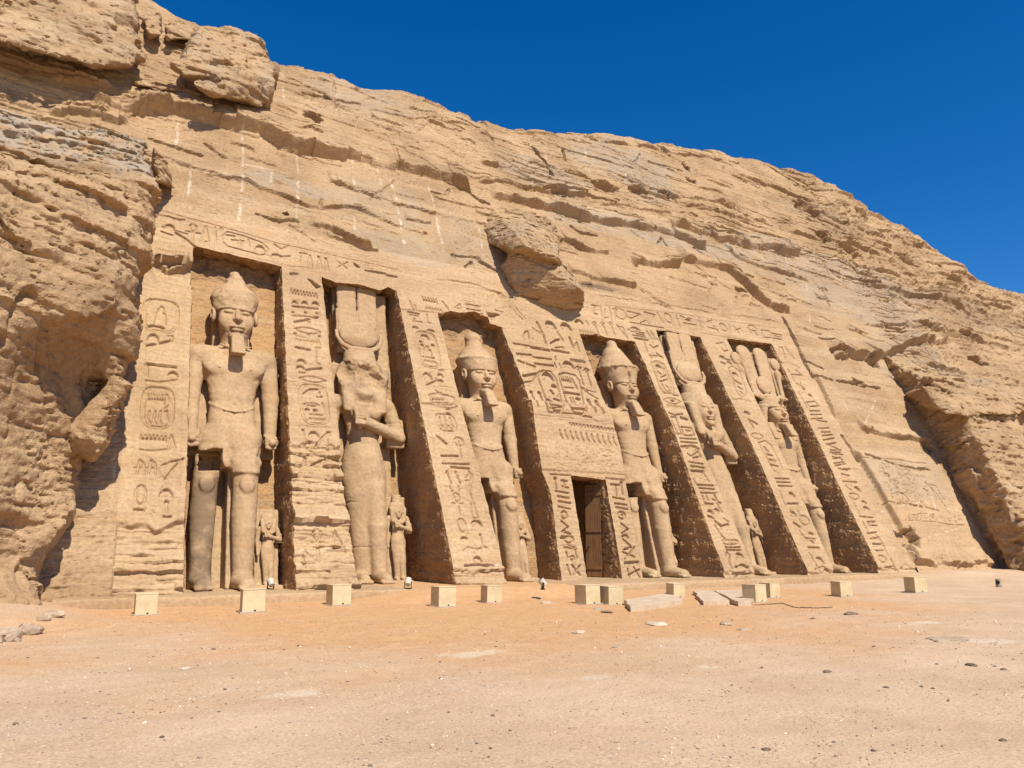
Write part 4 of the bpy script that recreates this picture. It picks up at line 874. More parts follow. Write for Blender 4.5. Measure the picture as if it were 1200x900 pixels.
PIL = [('1L', '1R', None, 1), ('2L', '2R', 1, 2), ('3L', '3R', 2, 3), ('4L', '4R', 4, 5), ('5L', '5R', 5, 6), ('6L', '6R', 6, None)]
def build_front(l, r, nl, nr, name):
    Xg, Sg = front_grid(l, r); H, Mk = samp(ff, Xg, Sg)
    P = surf(Xg, Sg, H)
    a = Parts(); a.add(P, grid_faces(Xg.shape[1], Xg.shape[0]), Mk)
    o = attach(a.build(name, M_CARVED))
    for k_, Pe, sg_, sd_ in ((nl, P[:, 0], -1, 100), (nr, P[:, -1], 1, 120)):
        if k_:
            b = Parts(); side_wall(b, Pe, YB[k_], sg_, sd_ + k_); b.build("side_wall", M_CHISEL).parent = o
    return o, P
for l, r, nl, nr in PIL:
    build_front(l, r, nl, nr, "pilaster")
# ---- portal: front with the door opening cut out
DOOR = dict(l=[FP(668.5, 557), FP(689, 686)], r=[FP(709.6, 562), FP(730.6, 686)])
def dx(side, s): q = np.array(sorted(DOOR[side], key=lambda t: t[1])); return np.interp(s, q[:, 1], q[:, 0]) + 0.012 * fbm2(s * 3, s * 0 + 4, 2, ord(side))
dtop = lambda x: np.interp(x, [DOOR['l'][0][0], DOOR['r'][0][0]], [DOOR['l'][0][1], DOOR['r'][0][1]]) + 0.03 * pn2(x * 4, x * 0 + 2, 5)
port = Parts(); edges_p = {}
Xg, Sg = front_grid('CL', 'CR'); stop = float(max(dtop(np.array([15.5, 16.5, 17.0]))))
dz_ = 0.024
def patch(xl, xr, slo, shi, nu, nv):
    v = np.linspace(0, 1, nv); u = np.linspace(0, 1, nu)
    xm = None
    Sg = np.empty((nv, nu)); 
    lo = slo if callable(slo) else (lambda x: np.full_like(x, slo)); hi = shi if callable(shi) else (lambda x: np.full_like(x, shi))
    x = np.repeat(np.linspace(0, 1, nu)[None], nv, 0)
    Xg = None; Sg = np.repeat(np.linspace(3, 7, nv)[:, None], nu, 1)
    for _ in range(8):
        Xg = xl(Sg) * (1 - u) + xr(Sg) * u
        Sg = lo(Xg) + (hi(Xg) - lo(Xg)) * v[:, None]
    Xg = xl(Sg) * (1 - u) + xr(Sg) * u
    H, Mk = samp(ff, Xg, Sg); P = surf(Xg, Sg, H)
    port.add(P, grid_faces(nu, nv), Mk); return P
eL = lambda s: ex('CL', s); eR = lambda s: ex('CR', s)
dl = lambda s: dx('l', s); dr = lambda s: dx('r', s)
Pj1 = patch(eL, dl, 0.3, dtop, 54, 250); Pj2 = patch(dr, eR, 0.3, dtop, 54, 250)
Pdm = patch(dl, dr, dtop, lambda x: dtop(x) + 0.5, 66, 22)
PmL = patch(eL, dl, dtop, lambda x: dtop(x) + 0.5, 54, 24); PmR = patch(dr, eR, dtop, lambda x: dtop(x) + 0.5, 54, 24)
PT = patch(eL, eR, lambda x: dtop(x) + 0.5, fb, 210, 350)
portal = attach(port.build("doorway", M_CARVED)); portal['label'] = "carved doorway panel with cartouches, cornice and jambs round the open door"
for lst, yb_, sg_, sd_ in (((Pj1[:, 0], PmL[:, 0], PT[:, 0]), YB[3], -1, 140), ((Pj2[:, -1], PmR[:, -1], PT[:, -1]), YB[4], 1, 141)):
    b = Parts(); side_wall(b, np.concatenate([q if i == 0 else q[1:] for i, q in enumerate(lst)]), yb_, sg_, sd_); b.build("side_wall", M_CHISEL).parent = portal
# door reveals, lintel soffit and the passage behind
b = Parts(); DEP = 1.25
def reveal(Pe, sgn, seed):
    n = 40; t = np.linspace(0, 1, n)[:, None]
    Y = Pe[None, :, 1] + DEP * t; Z = np.broadcast_to(Pe[None, :, 2], Y.shape)
    g = 0.02 * fbm2(Y * 3, Z * 3, 3, seed) + 0.045 * sstep(0.10, 0.16, np.abs(pn2(Y * 3.1, Z * 3.4, seed + 2))) * sstep(.1, .25, t) * sstep(.95, .8, t)
    Xw = Pe[None, :, 0] - sgn * 0 + sgn * g * np.clip((Y - Pe[None, :, 1]) / .1, 0, 1)
    b.add(np.stack([Xw, Y, Z], -1), grid_faces(Y.shape[1], n, flip=sgn > 0))
reveal(Pj1[:, -1], 1, 151); reveal(Pj2[:, 0], -1, 152)
Pe = Pdm[0]; n = 24; t = np.linspace(0, 1, n)[:, None]
b.add(np.stack([np.broadcast_to(Pe[None, :, 0], (n, len(Pe))), Pe[None, :, 1] + (DEP + .02) * t, Pe[None, :, 2] + 0.03 * fbm2(Pe[None, :, 0] * 4, t * 4, 3, 8) * np.clip(t * 8, 0, 1)], -1), grid_faces(len(Pe), n, flip=True))
w = b.build("door_reveal", M_CHISEL); w.parent = portal
b = Parts()
x0, x1 = float(Pj1[:, -1, 0].min()) - 0.25, float(Pj2[:, 0, 0].max()) + 0.25; yA = float(Pdm[..., 1].max()) + 0.45; zt = float(Pdm[0, :, 2].max()) + 0.3; yZ = yA + 9
for q in ([(x0, yA, 0), (x0, yZ, 0), (x0, yZ, zt), (x0, yA, zt)], [(x1, yA, 0), (x1, yA, zt), (x1, yZ, zt), (x1, yZ, 0)], [(x0, yZ, 0), (x1, yZ, 0), (x1, yZ, zt), (x0, yZ, zt)], [(x0, yA, zt), (x0, yZ, zt), (x1, yZ, zt), (x1, yA, zt)]):
    b.add(q, [[0, 1, 2, 3]])
w = b.build("passage", M_CHISEL, smooth=False); w.parent = portal
# ---- frieze
nx = int((FX1 - FX0) / 0.021); x = np.linspace(FX0, FX1, nx); sb = fb(x); nv = 170
Sg = sb[None] + (FS1 - sb[None]) * np.linspace(0, 1, nv)[:, None]; Xg = np.broadcast_to(x[None], Sg.shape)
H, Mk = samp(ff, Xg, Sg); PF = surf(Xg, Sg, H)
a = Parts(); a.add(PF, grid_faces(nx, nv), Mk); frieze = attach(a.build("frieze", M_CARVED)); frieze['label'] = "long band of carved hieroglyphs above the niches"
# ---- niches: back wall and broken ceiling
for i, (l, r) in enumerate([('1R', '2L'), ('2R', '3L'), ('3R', 'CL'), ('CR', '4L'), ('4R', '5L'), ('5R', '6L')], 1):
    ss = np.linspace(0, 13.5, 60); xa = float(ex(l, ss, False).min()) - 0.15; xb = float(ex(r, ss, False).max()) + 0.15
    y0, m = YB[i]; zt = 13.2
    nxn = int((xb - xa) / 0.04); nz = int(zt / 0.04)
    Z, Xn = np.meshgrid(np.linspace(0, zt, nz), np.linspace(xa, xb, nxn), indexing='ij')
    Y = y0 + m * Z + 0.022 * fbm2(Xn * 2.5, Z * 2.5, 4, 160 + i) + 0.05 * fbm2(Xn * .7, Z * .7, 2, 170 + i)
    top = float(fb(np.array([(xa + xb) / 2]))[0]) * CL
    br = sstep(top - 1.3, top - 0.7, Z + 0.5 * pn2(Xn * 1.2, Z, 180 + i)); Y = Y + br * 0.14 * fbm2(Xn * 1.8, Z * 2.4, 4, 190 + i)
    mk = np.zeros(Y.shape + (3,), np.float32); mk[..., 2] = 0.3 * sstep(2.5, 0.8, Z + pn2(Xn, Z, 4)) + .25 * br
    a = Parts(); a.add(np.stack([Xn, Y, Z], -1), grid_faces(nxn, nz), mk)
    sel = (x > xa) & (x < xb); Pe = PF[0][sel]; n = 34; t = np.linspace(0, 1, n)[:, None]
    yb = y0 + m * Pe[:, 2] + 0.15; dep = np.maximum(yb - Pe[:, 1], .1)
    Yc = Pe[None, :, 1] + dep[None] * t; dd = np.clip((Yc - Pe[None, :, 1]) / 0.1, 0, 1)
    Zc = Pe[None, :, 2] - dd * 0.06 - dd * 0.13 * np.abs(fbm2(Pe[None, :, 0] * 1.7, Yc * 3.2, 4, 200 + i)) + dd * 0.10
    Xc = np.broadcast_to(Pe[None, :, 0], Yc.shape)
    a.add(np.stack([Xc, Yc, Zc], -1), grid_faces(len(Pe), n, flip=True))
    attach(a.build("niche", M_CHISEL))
# ---- low stone plinth under the statues
b = Parts()
xs = np.arange(-0.35, 38.6, 0.05)
yf = 21.55 + 0.05 * fbm2(xs * 0.7, xs * 0, 3, 210) + 0.015 * pn2(xs * 5, xs * 0, 3)
yf = np.where(xs < 15, yf, np.where(xs < 24, yf - 0.25, yf + 0.1))
prof = [(0.0, -0.3), (0.0, 0.02), (0.005, 0.12), (0.01, 0.22), (0.035, 0.265), (0.1, 0.275)] + [(k * 0.12, 0.28) for k in range(2, 48)]
V = np.empty((len(prof), len(xs), 3))
for k, (dy, z) in enumerate(prof):
    y = yf + dy; V[k, :, 0] = xs; V[k, :, 1] = y + (0.012 * fbm2(xs * 4, xs * 0 + z * 8, 3, 211) if k < 6 else 0)
    V[k, :, 2] = z + (0.02 * fbm2(xs * 1.5, y * 1.5, 3, 212) if k > 2 else 0)
b.add(V, grid_faces(len(xs), len(prof)))
attach(b.build("plinth", M_CARVED))
# ---- door leaf
dpv = FP(703.5, 686)
hx = float(Pj2[0, 0, 0]) - 0.03; hy = float(Pj2[0, 0, 1]) + DEP
bm = bmesh.new(); LW, LH = 0.74, 3.6
for k in range(7):
    bm_box(bm, (-(k + .5) * LW / 7, 0, LH / 2), (LW / 14 - 0.006, 0.03, LH / 2))
for z in (0.35, 1.8, 3.25): bm_box(bm, (-LW / 2, -0.045, z), (LW / 2 - 0.03, 0.018, 0.07))
leaf = bm_obj("door", bm, M_WOOD, portal, smooth=False)
leaf['label'] = "brown plank door leaf standing ajar in the doorway"
leaf.location = (hx, hy + 0.1, 0.30); leaf.rotation_euler = (0, 0, math.radians(-64))
bm = bmesh.new(); bmesh.ops.create_uvsphere(bm, u_segments=12, v_segments=8, radius=0.045); bm_obj("handle", bm, M_DARK, leaf, (-LW + 0.15, -0.09, 1.15), True)
# ---- stela
sf = Field(FX1 - 0.1, SX1 + 0.1, -0.4, SS1 + 0.2, 0.022)
rock_relief(sf, True); carve_stela(sf)
i0 = int(round(0.1 / 0.022)); i1 = sf.nx - i0; j1 = int((SS1 + 0.4) / 0.022) + 1
Xs, Ss = np.meshgrid(sf.x[i0:i1], sf.s[:j1]); Ps = surf(Xs, Ss, sf.h[:j1, i0:i1])
a = Parts(); a.add(Ps, grid_faces(Xs.shape[1], Xs.shape[0]), sf.m[:j1, i0:i1])
st = a.build("rock_stela", M_CARVED)
tag(st, "carved rock stela with incised figures and columns of text, right of the temple", "stela")

# ------------------------------------------------------------------ rock masses (voxel rock)
def HP(px, py, h): return hit(px, py, D0 - h / CL, TL)
def rock_detail(X, Y, Z):               # sharp laminae, chips and hairline joints put on after the weathering
    u = X + .5 * Y; q = Z + .08 * X
    w = 0.25 * pn3(X * .8, Y * .8, Z * .8, 341)
    return (0.09 * np.clip(1 - np.abs(pn2(u * .16 + w, q * 2.7 + w, 342)) / .05, 0, 1) + 0.06 * np.clip(1 - np.abs(pn2(u * .3, q * 6.0 + w, 343)) / .09, 0, 1)
            + 0.10 * np.clip(1 - np.abs(pn2(u * .55 + .25 * q, q * .2, 344)) / .025, 0, 1) - 0.05 * facets3(X * 1.1 + w, Y * 1.1, Z * 2.8, 345) - 0.025 * facets3(X * 3.2, Y * 3.2, Z * 8, 346))
def rock_from_planes(name, lo, hi, vox, sdf, noise, mat=M_ROCK, band=0.7, maskfn=None, seed=0):
    v = Vol(lo, hi, vox)
    X = v.ax[0][:, None, None]; Y = v.ax[1][None, :, None]; Z = v.ax[2][None, None, :]
    v.v = np.broadcast_to(sdf(X, Y, Z), v.v.shape).astype(np.float32).copy()
    for a in range(3):                                     # close the block at its box
        for e in (0, -1): sl = [slice(None)] * 3; sl[a] = e; v.v[tuple(sl)] = np.maximum(v.v[tuple(sl)], 0.02)
    v.noise(noise, band)
    for _ in range(1):                                     # weathering: round off single-voxel crumbs
        w = v.v[1:-1, 1:-1, 1:-1] * 0.4
        for sl in ((slice(2, None), slice(1, -1), slice(1, -1)), (slice(0, -2), slice(1, -1), slice(1, -1)), (slice(1, -1), slice(2, None), slice(1, -1)), (slice(1, -1), slice(0, -2), slice(1, -1)), (slice(1, -1), slice(1, -1), slice(2, None)), (slice(1, -1), slice(1, -1), slice(0, -2))): w += 0.1 * v.v[sl]
        v.v[1:-1, 1:-1, 1:-1] = w
    v.noise(rock_detail, 0.3)
    for a in range(3):
        for e in (0, -1): sl = [slice(None)] * 3; sl[a] = e; v.v[tuple(sl)] = np.maximum(v.v[tuple(sl)], 0.02)
    P, Q = v.mesh()
    mk = np.zeros((len(P), 3), np.float32)
    if maskfn is not None: mk = maskfn(P, mk)
    o = mesh_np(name, P, Q, mat, None, False, mk); return tag(o, kind='structure')
def smax(a, b, k):
    t = np.clip(0.5 - 0.5 * (b - a) / k, 0, 1); return b + (a - b) * t + k * t * (1 - t)
def hull_rock(name, pts, vox=0.07, amp=1.0, seed=0, patina=0.0, more=()):
    sets = []
    for P_ in (pts,) + tuple(more):
        bm = bmesh.new()
        for p in P_: bm.verts.new(p)
        bmesh.ops.convex_hull(bm, input=list(bm.verts)); bm.normal_update()
        c = np.mean(np.array(P_), 0); pl = []
        for f in bm.faces:
            n = np.array(f.normal); p0 = np.array(f.verts[0].co)
            if n @ (p0 - c) < 0: n = -n
            pl.append((n, n @ p0))
        bm.free(); sets.append(pl)
    A = np.concatenate([np.array(q) for q in (pts,) + tuple(more)]); pad = 0.5
    def sdf(X, Y, Z):
        r = None
        for pl in sets:
            d = None
            for n, o in pl:
                e = n[0] * X + n[1] * Y + n[2] * Z - o
                d = e if d is None else smax(d, e, 0.02)
            r = d if r is None else np.minimum(r, d)
        return r
    def noise(X, Y, Z):
        u = X - 0.5 * Y
        w = 0.3 * pn3(X * .7, Y * .7, Z * .7, seed + 2)
        return 0.10 - amp * (0.26 * strata(u, Z * 0.6 + 0.04 * X, seed, 2.0) + 0.08 * strata(u, Z * 1.6 + 0.06 * X, seed + 1, 1.2) + 0.22 * facets3(X * 0.6 + w, Y * 0.6, Z * 0.9 + w, seed + 3) + 0.06 * facets3(X * 1.5 + w, Y * 1.5, Z * 3.8, seed + 4) + 0.03 * fbm3(X * 3, Y * 3, Z * 9, 3, seed + 7) - 0.10 * np.clip(1 - np.abs(pn2(u * .3, (Z + .08 * X) * 2.6, seed + 8)) / .05, 0, 1))
    def mf(P, mk):
        if patina: mk[:, 0] = patina * sstep(-0.2, 0.3, fbm2(P[:, 0] * 0.6, P[:, 2] * 0.6, 3, seed))
        return mk
    return rock_from_planes(name, A.min(0) - pad, A.max(0) + pad, vox, sdf, noise, maskfn=mf)
# the big wedge of rock hanging over the frieze
B = [(575, 241, .1), (606, 243, .4), (640, 252, .2), (654, 264, .4), (616, 256, 1.0), (619, 288, 2.4), (657, 307, 2.1), (564, 266, 0), (569, 287, 0), (590, 268, .95), (598, 294, 1.5), (605, 306, .6), (650, 316, .8)]
B2 = [(598, 294, 1.3), (640, 300, 1.5), (664, 312, 1.5), (684, 338, 1.6), (686, 362, .4), (664, 363, 0), (640, 361, 0), (602, 346, 0), (580, 312, .0)]
hull_rock("rock_wedge", [HP(*p) for p in B] + [HP(p[0], p[1], -0.7) for p in B], 0.05, 0.45, 301, 0.3, more=([HP(*p) for p in B2] + [HP(p[0], p[1], -0.7) for p in B2],))
# blocks on the skyline at the upper left
B = [(234, 32, .6), (270, 27, .6), (300, 38, .8), (312, 56, 1.4), (324, 78, 1.5), (325, 98, 1.4), (316, 128, .6), (262, 118, .7), (240, 104, 1.5), (206, 76, 1.2), (232, 54, 1.0)]
hull_rock("rock_block", [HP(*p) for p in B] + [HP(p[0], p[1], -0.8) for p in B], 0.08, 1.1, 302, 0.35)
B = [(-60, -70, 1.0), (150, -30, .8), (163, 14, .9), (150, 26, 1.3), (168, 74, 1.0), (108, 84, 1.2), (100, 80, 1.8), (60, 62, 1.9), (0, 40, 2.0), (-60, 30, 1.9)]
hull_rock("rock_block", [HP(*p) for p in B] + [HP(p[0], p[1], -0.8) for p in B], 0.08, 1.1, 303, 0.2)
B = [(166, 22, .6), (188, 12, .6), (192, 40, .7), (174, 48, .8)]
hull_rock("rock_block", [HP(*p) for p in B] + [HP(p[0], p[1], -0.8) for p in B], 0.07, 0.9, 304)
B = [(190, 26, .6), (214, 22, .6), (229, 36, .6), (224, 48, .7), (196, 46, .7)]
hull_rock("rock_block", [HP(*p) for p in B] + [HP(p[0], p[1], -0.8) for p in B], 0.07, 0.9, 305)
B = [(154, 92, .9), (180, 89, .3), (236, 108, .4), (237, 116, .7), (200, 110, 1.0), (155, 103, 1.0)]
hull_rock("rock_slab", [HP(*p) for p in B] + [HP(p[0], p[1], -0.6) for p in B], 0.06, 0.5, 306)
B = [(1058, 461, .1), (1080, 452, 1.8), (1130, 454, 2.5), (1210, 450, 2.5), (1210, 486, 3.0), (1137, 488, 2.9), (1102, 483, 2.0), (1076, 474, .8)]
hull_rock("rock_slab", [HP(*p) for p in B] + [HP(p[0], p[1], -0.5) for p in B], 0.075, 0.7, 308)
B = [(180, 170, 1.5), (196, 186, 1.2), (208, 224, .5), (180, 215, 1.6), (176, 190, 2.2)]
hull_rock("rock_slab", [HP(*p) for p in B] + [HP(p[0], p[1], -0.5) for p in B], 0.06, 0.5, 307)
# the outcrop at the right end, cut back along the stela and leaning out over it
def out_sdf(X, Y, Z):
    hh = -(Y - D0) * CL + Z * SL + 0 * X; ss = (Y - D0) * SL + Z * CL + 0 * X
    ro = np.interp(ss, RO[:, 0], RO[:, 1]).astype(np.float32)
    top = 2.5 * sstep(14.5, 9.0, ss) + 0.05
    cut = ro - X - 0.20 * np.maximum(hh, 0) + 0.55 * sstep(0.9, 0.2, hh) * sstep(5.5, 3.5, ss)
    return smax(smax(hh - top, cut, 0.12), np.maximum(-1.5 - hh, X - 47.0), 0.1)
def out_noise(X, Y, Z):
    q = Z * 0.93 + 0.37 * Y + 0.05 * X; w = 0.3 * pn3(X * .7, Y * .7, Z * .7, 331); u = X + .2 * Y
    return 0.12 - 0.42 * strata(u, q, 332, 1.6) - 0.26 * facets3(X * .45 + w, Y * .6, Z * .7 + w, 333) - 0.13 * facets3(X * .9 + w, Y * 1.1, Z * 2.4 + w, 334) - 0.05 * facets3(X * 2.2, Y * 2.5, Z * 6, 335) + 0.09 * np.clip(1 - np.abs(pn2(u * .25, q * 2.6, 336)) / .05, 0, 1)
rock_from_planes("outcrop", (38.6, 19.0, -0.4), (47.3, 30.5, 13.5), 0.075, out_sdf, out_noise, band=0.9)
# the headland at the left edge
def hd_sdf(X, Y, Z):
    s1 = 0.65 * (X + 0.3) - 0.76 * (Y - 20.2 - 0.06 * np.maximum(Z, 0) - 0.02 * np.maximum(Z - 6, 0) ** 2) + 0.75 * sstep(6.6, 5.0, Z + .5 * np.sin(X * 1.7)) * sstep(-2.6, -1.2, X) * sstep(0.0, 1.2, Z)
    xw = np.interp(Z, [0, 1.2, 2.8, 5, 8, 10], [-.30, -.12, .40, .86, .98, 1.0]).astype(np.float32) + 0 * X
    s2 = (X - xw) * 0.98 + 0 * Y
    s3 = (Z - 13.1 - 0.66 * (Y - 24.4)) * 0.83 + 0 * X
    return smax(smax(s1, s2, 0.5), s3, 0.35)
def hd_noise(X, Y, Z):
    u = X * 0.9 + 0.8 * Y
    up = sstep(5.0, 8.0, Z)
    q = Z + 0.10 * X + 0.25 * pn2(X * 0.3, Y * 0.3, 9)
    w = 0.35 * pn3(X * .6, Y * .6, Z * .6, 313)
    n = 0.28 - (0.08 + 0.34 * up) * strata(u, q * 0.55, 311, 2.4) - 0.16 * up * strata(u, q * 1.3, 310, 1.2) - 0.30 * fbm3(X * 0.35, Y * 0.35, Z * 0.35, 2, 312) - (0.50 - .25 * up) * facets3(X * 0.36 + w, Y * 0.36, Z * 0.42 + w, 314) - 0.05 * facets3(X * 0.8 + w, Y * 0.9, Z * 2.6 + w, 315) - 0.045 * facets3(X * 2.0 + w, Y * 2.0, Z * 6.5, 316) + (0.06 + 0.08 * up) * np.clip(1 - np.abs(pn2(u * .2, q * 3.1, 317)) / .05, 0, 1) - 0.03 * fbm3(X * 4, Y * 4, Z * 10, 2, 319)
    j = np.abs(pn2(u * 0.5 + 0.2 * Z, Z * 0.16, 321)); n = n + 0.25 * sstep(0.04, 0.0, j)
    n = n - 0.55 * np.exp(-((Z - 8.2) / 1.5) ** 2) * (0.5 + pn2(u * 0.5, Z * 0.5, 325)) * sstep(-2.5, -0.5, X)     # shoulder that overhangs
    n = n + 0.5 * np.exp(-(((X + 0.15) / 0.5) ** 2 + ((Z - 5.9) / 0.7) ** 2)) * 1.2                                # hollow under the shoulder
    return n
def hd_mask(P, mk):
    mk[:, 0] = 0.85 * sstep(11.6, 12.8, P[:, 2]) * sstep(-0.3, 0.3, 0.3 + fbm2(P[:, 0] * 0.5, P[:, 1] * 0.5, 3, 5)); return mk
o = rock_from_planes("headland", (-6.5, 15.0, -0.4), (1.7, 31.0, 17.5), 0.065, hd_sdf, hd_noise, band=1.0, maskfn=hd_mask)

# ------------------------------------------------------------------ colossal statues
def head(v, z, s=1.0, ears=True, y=0.0, wrecked=False):
    """z = height of the eyes"""
    e = lambda c, r, k=0.06, mode='add': v.ell((c[0] * s, y + c[1] * s, z + c[2] * s), tuple(q * s for q in r), k * s, mode)
    c = lambda a, b, ra, rb, k=0.05: v.cone((a[0] * s, y + a[1] * s, z + a[2] * s), (b[0] * s, y + b[1] * s, z + b[2] * s), ra * s, rb * s, k * s)
    e((0, -.02, .22), (.63, .68, .78), .1); e((0, -.18, -.42), (.50, .52, .62), .2)
    if wrecked: return
    for q in (-1, 1): e((q * .33, -.44, -.28), (.25, .24, .36), .14)
    e((0, -.56, -.90), (.24, .20, .18), .10)
    for q in (-1, 1):
        e((q * .27, -.74, 0.0), (.20, .13, .10), .04, 'sub')
        e((q * .27, -.62, -0.005), (.175, .12, .078), .01)
        c((q * .10, -.66, .16), (q * .28, -.65, .21), .03, .03, .03); c((q * .28, -.65, .21), (q * .46, -.54, .14), .03, .025, .03)
    c((0, -.64, .14), (0, -.81, -.27), .06, .10, .06)
    for q in (-1, 1): e((q * .09, -.73, -.29), (.075, .08, .06), .04)
    e((0, -.70, -.56), (.25, .10, .055), .03); e((0, -.69, -.69), (.20, .10, .06), .03)
    if ears:
        for q in (-1, 1):
            e((q * .70, -.10, -.02), (.10, .20, .30), .03); e((q * .80, -.18, .0), (.06, .10, .18), .02, 'sub')
def cuts(X, Y, Z, zs, seed):             # thin cracks along the bedding where the blocks were sawn and rejoined
    r = 0
    for k, z in enumerate(zs):
        zz = z + 0.06 * X + 0.05 * pn2(X * 1.5 + k * 7, Y * 1.5, seed); r = np.maximum(r, np.clip(1 - np.abs(Z - zz) / 0.035, 0, 1) * sstep(-.25, .15, pn2(X * 0.8 + k * 3, Y * .8, seed + 1)))
    j = np.abs(pn2(X * .6 + .3 * Z, Z * .35 + Y, seed + 2)); r = np.maximum(r, np.clip(1 - j / 0.02, 0, 1) * sstep(.05, .3, pn2(X * .9, Z * .5, seed + 3)))
    return 0.05 * r
def king_body():
    v = Vol((-1.85, -1.75, -0.06), (1.85, 1.35, 10.25), 0.033)
    # legs: his left leg (right in the picture) strides forward
    v.cone((-.55, .15, 4.6), (-.72, .12, 3.15), .50, .37, .1); v.cone((-.72, .12, 3.1), (-.76, .15, 2.2), .365, .38, .015); v.cone((-.76, .15, 2.2), (-.76, .18, .5), .38, .28, .015)
    v.cone((-.76, .15, .25), (-.78, -.75, .17), .27, .19, .1, sx=1.15)
    v.cone((.40, -.28, 4.6), (.36, -.52, 3.1), .50, .37, .1); v.cone((.36, -.54, 3.05), (.34, -.50, 2.1), .365, .37, .015); v.cone((.34, -.50, 2.1), (.32, -.46, .5), .37, .28, .015)
    v.cone((.32, -.46, .25), (.34, -1.26, .17), .28, .19, .1, sx=1.15)
    for X0, Y0 in ((-.78, -.75), (.34, -1.26)):
        for t in range(5): v.cone((X0 - .20 + .1 * t, Y0 + .05, .11), (X0 - .21 + .105 * t, Y0 - .17 + .02 * t, .08), .07, .06, .02)
    v.ell((-.72, -.24, 3.12), (.22, .10, .26), .08); v.ell((.36, -.88, 3.08), (.22, .12, .26), .08)
    v.box((.05, .25, 2.2), (.16, .45, 2.2), .08, .05); v.box((-.74, .7, 2.0), (.30, .5, 2.0), .08, .05); v.box((.34, .2, 2.0), (.24, .75, 2.0), .1, .05)
    # kilt with its stiff front
    v.frus(3.62, 5.75, (0, -.05), (.88, .60), (0, .02), (.68, .45), .12, 2.3, rnd=.04)
    v.frus(3.45, 5.2, (.34, -.46), (.42, .50), (.05, -.28), (.24, .22), .12, 2.6, rnd=.05)
    v.box((-.66, -.35, 3.86), (.36, .95, .34), .04, .04, 'sub', ry=.08)
    for q in (-1, 1):
        bp = [(q * .72, .05, 5.80), (q * .58, -.30, 5.66), (q * .30, -.47, 5.52), (0, -.53, 5.47)]
        for a, b_ in zip(bp[:-1], bp[1:]): v.cone(a, b_, .022, .022, .05)
    # torso
    v.loft([(5.2, 0, .02, .68, .44), (5.7, 0, .02, .66, .43), (6.4, 0, .03, .78, .46), (7.1, 0, .04, 1.0, .50), (7.6, 0, .05, 1.02, .48)], .08, 2.3)
    v.cone((-1.0, .08, 7.48), (1.0, .08, 7.48), .40, .40, .12, sy=1.05)
    for q in (-1, 1): v.ell((q * .46, -.30, 7.10), (.52, .20, .36), .14); v.ell((q * .50, -.50, 7.0), (.04, .05, .04), .02)
    v.ell((0, -.50, 5.72), (.06, .12, .06), .03, 'sub'); v.cone((0, -.50, 6.7), (0, -.46, 5.9), .015, .015, .08, mode='sub')
    v.cone((-.5, -.38, 7.86), (-.06, -.42, 7.74), .03, .03, .06); v.cone((.5, -.38, 7.86), (.06, -.42, 7.74), .03, .03, .06)
    # arms held straight down, fists closed round a short roll
    for q in (-1, 1):
        v.cone((q * 1.12, .10, 7.50), (q * 1.26, .14, 6.1), .34, .27, .08); v.cone((q * 1.26, .14, 6.1), (q * 1.22, .02, 4.85), .27, .20, .08)
        v.ell((q * 1.22, -.06, 4.55), (.26, .28, .27), .06)
        for t in range(4): v.cone((q * 1.06, -.30, 4.70 - .115 * t), (q * 1.34, -.26, 4.70 - .115 * t), .075, .065, .02)
        v.cone((q * 1.04, -.18, 4.78), (q * 1.12, -.36, 4.62), .08, .07, .02)
        v.cone((q * 1.22, -.36, 4.52), (q * 1.22, .3, 4.52), .12, .12, .02)
    # neck and head
    v.cone((0, .05, 7.5), (0, -.04, 8.5), .46, .42, .16); head(v, 9.05)
    v.noise(lambda X, Y, Z: 0.010 * fbm3(X * 2.0, Y * 2.0, Z * 2.6, 3, 401) + 0.007 * fbm3(X * 6, Y * 6, Z * 16, 2, 405) + 0.10 * np.exp(-((Z - 3.95) / .45) ** 2) * fbm3(X * 2.2, Y * 2.2, Z * 2.2, 3, 409) + 0.6 * cuts(X, Y, Z, (6.9,), 407) * sstep(1.0, .85, np.abs(X)), 0.15)
    return v.mesh()
def arc_pts(pts, n=6): return list(zip(pts[:-1], pts[1:]))
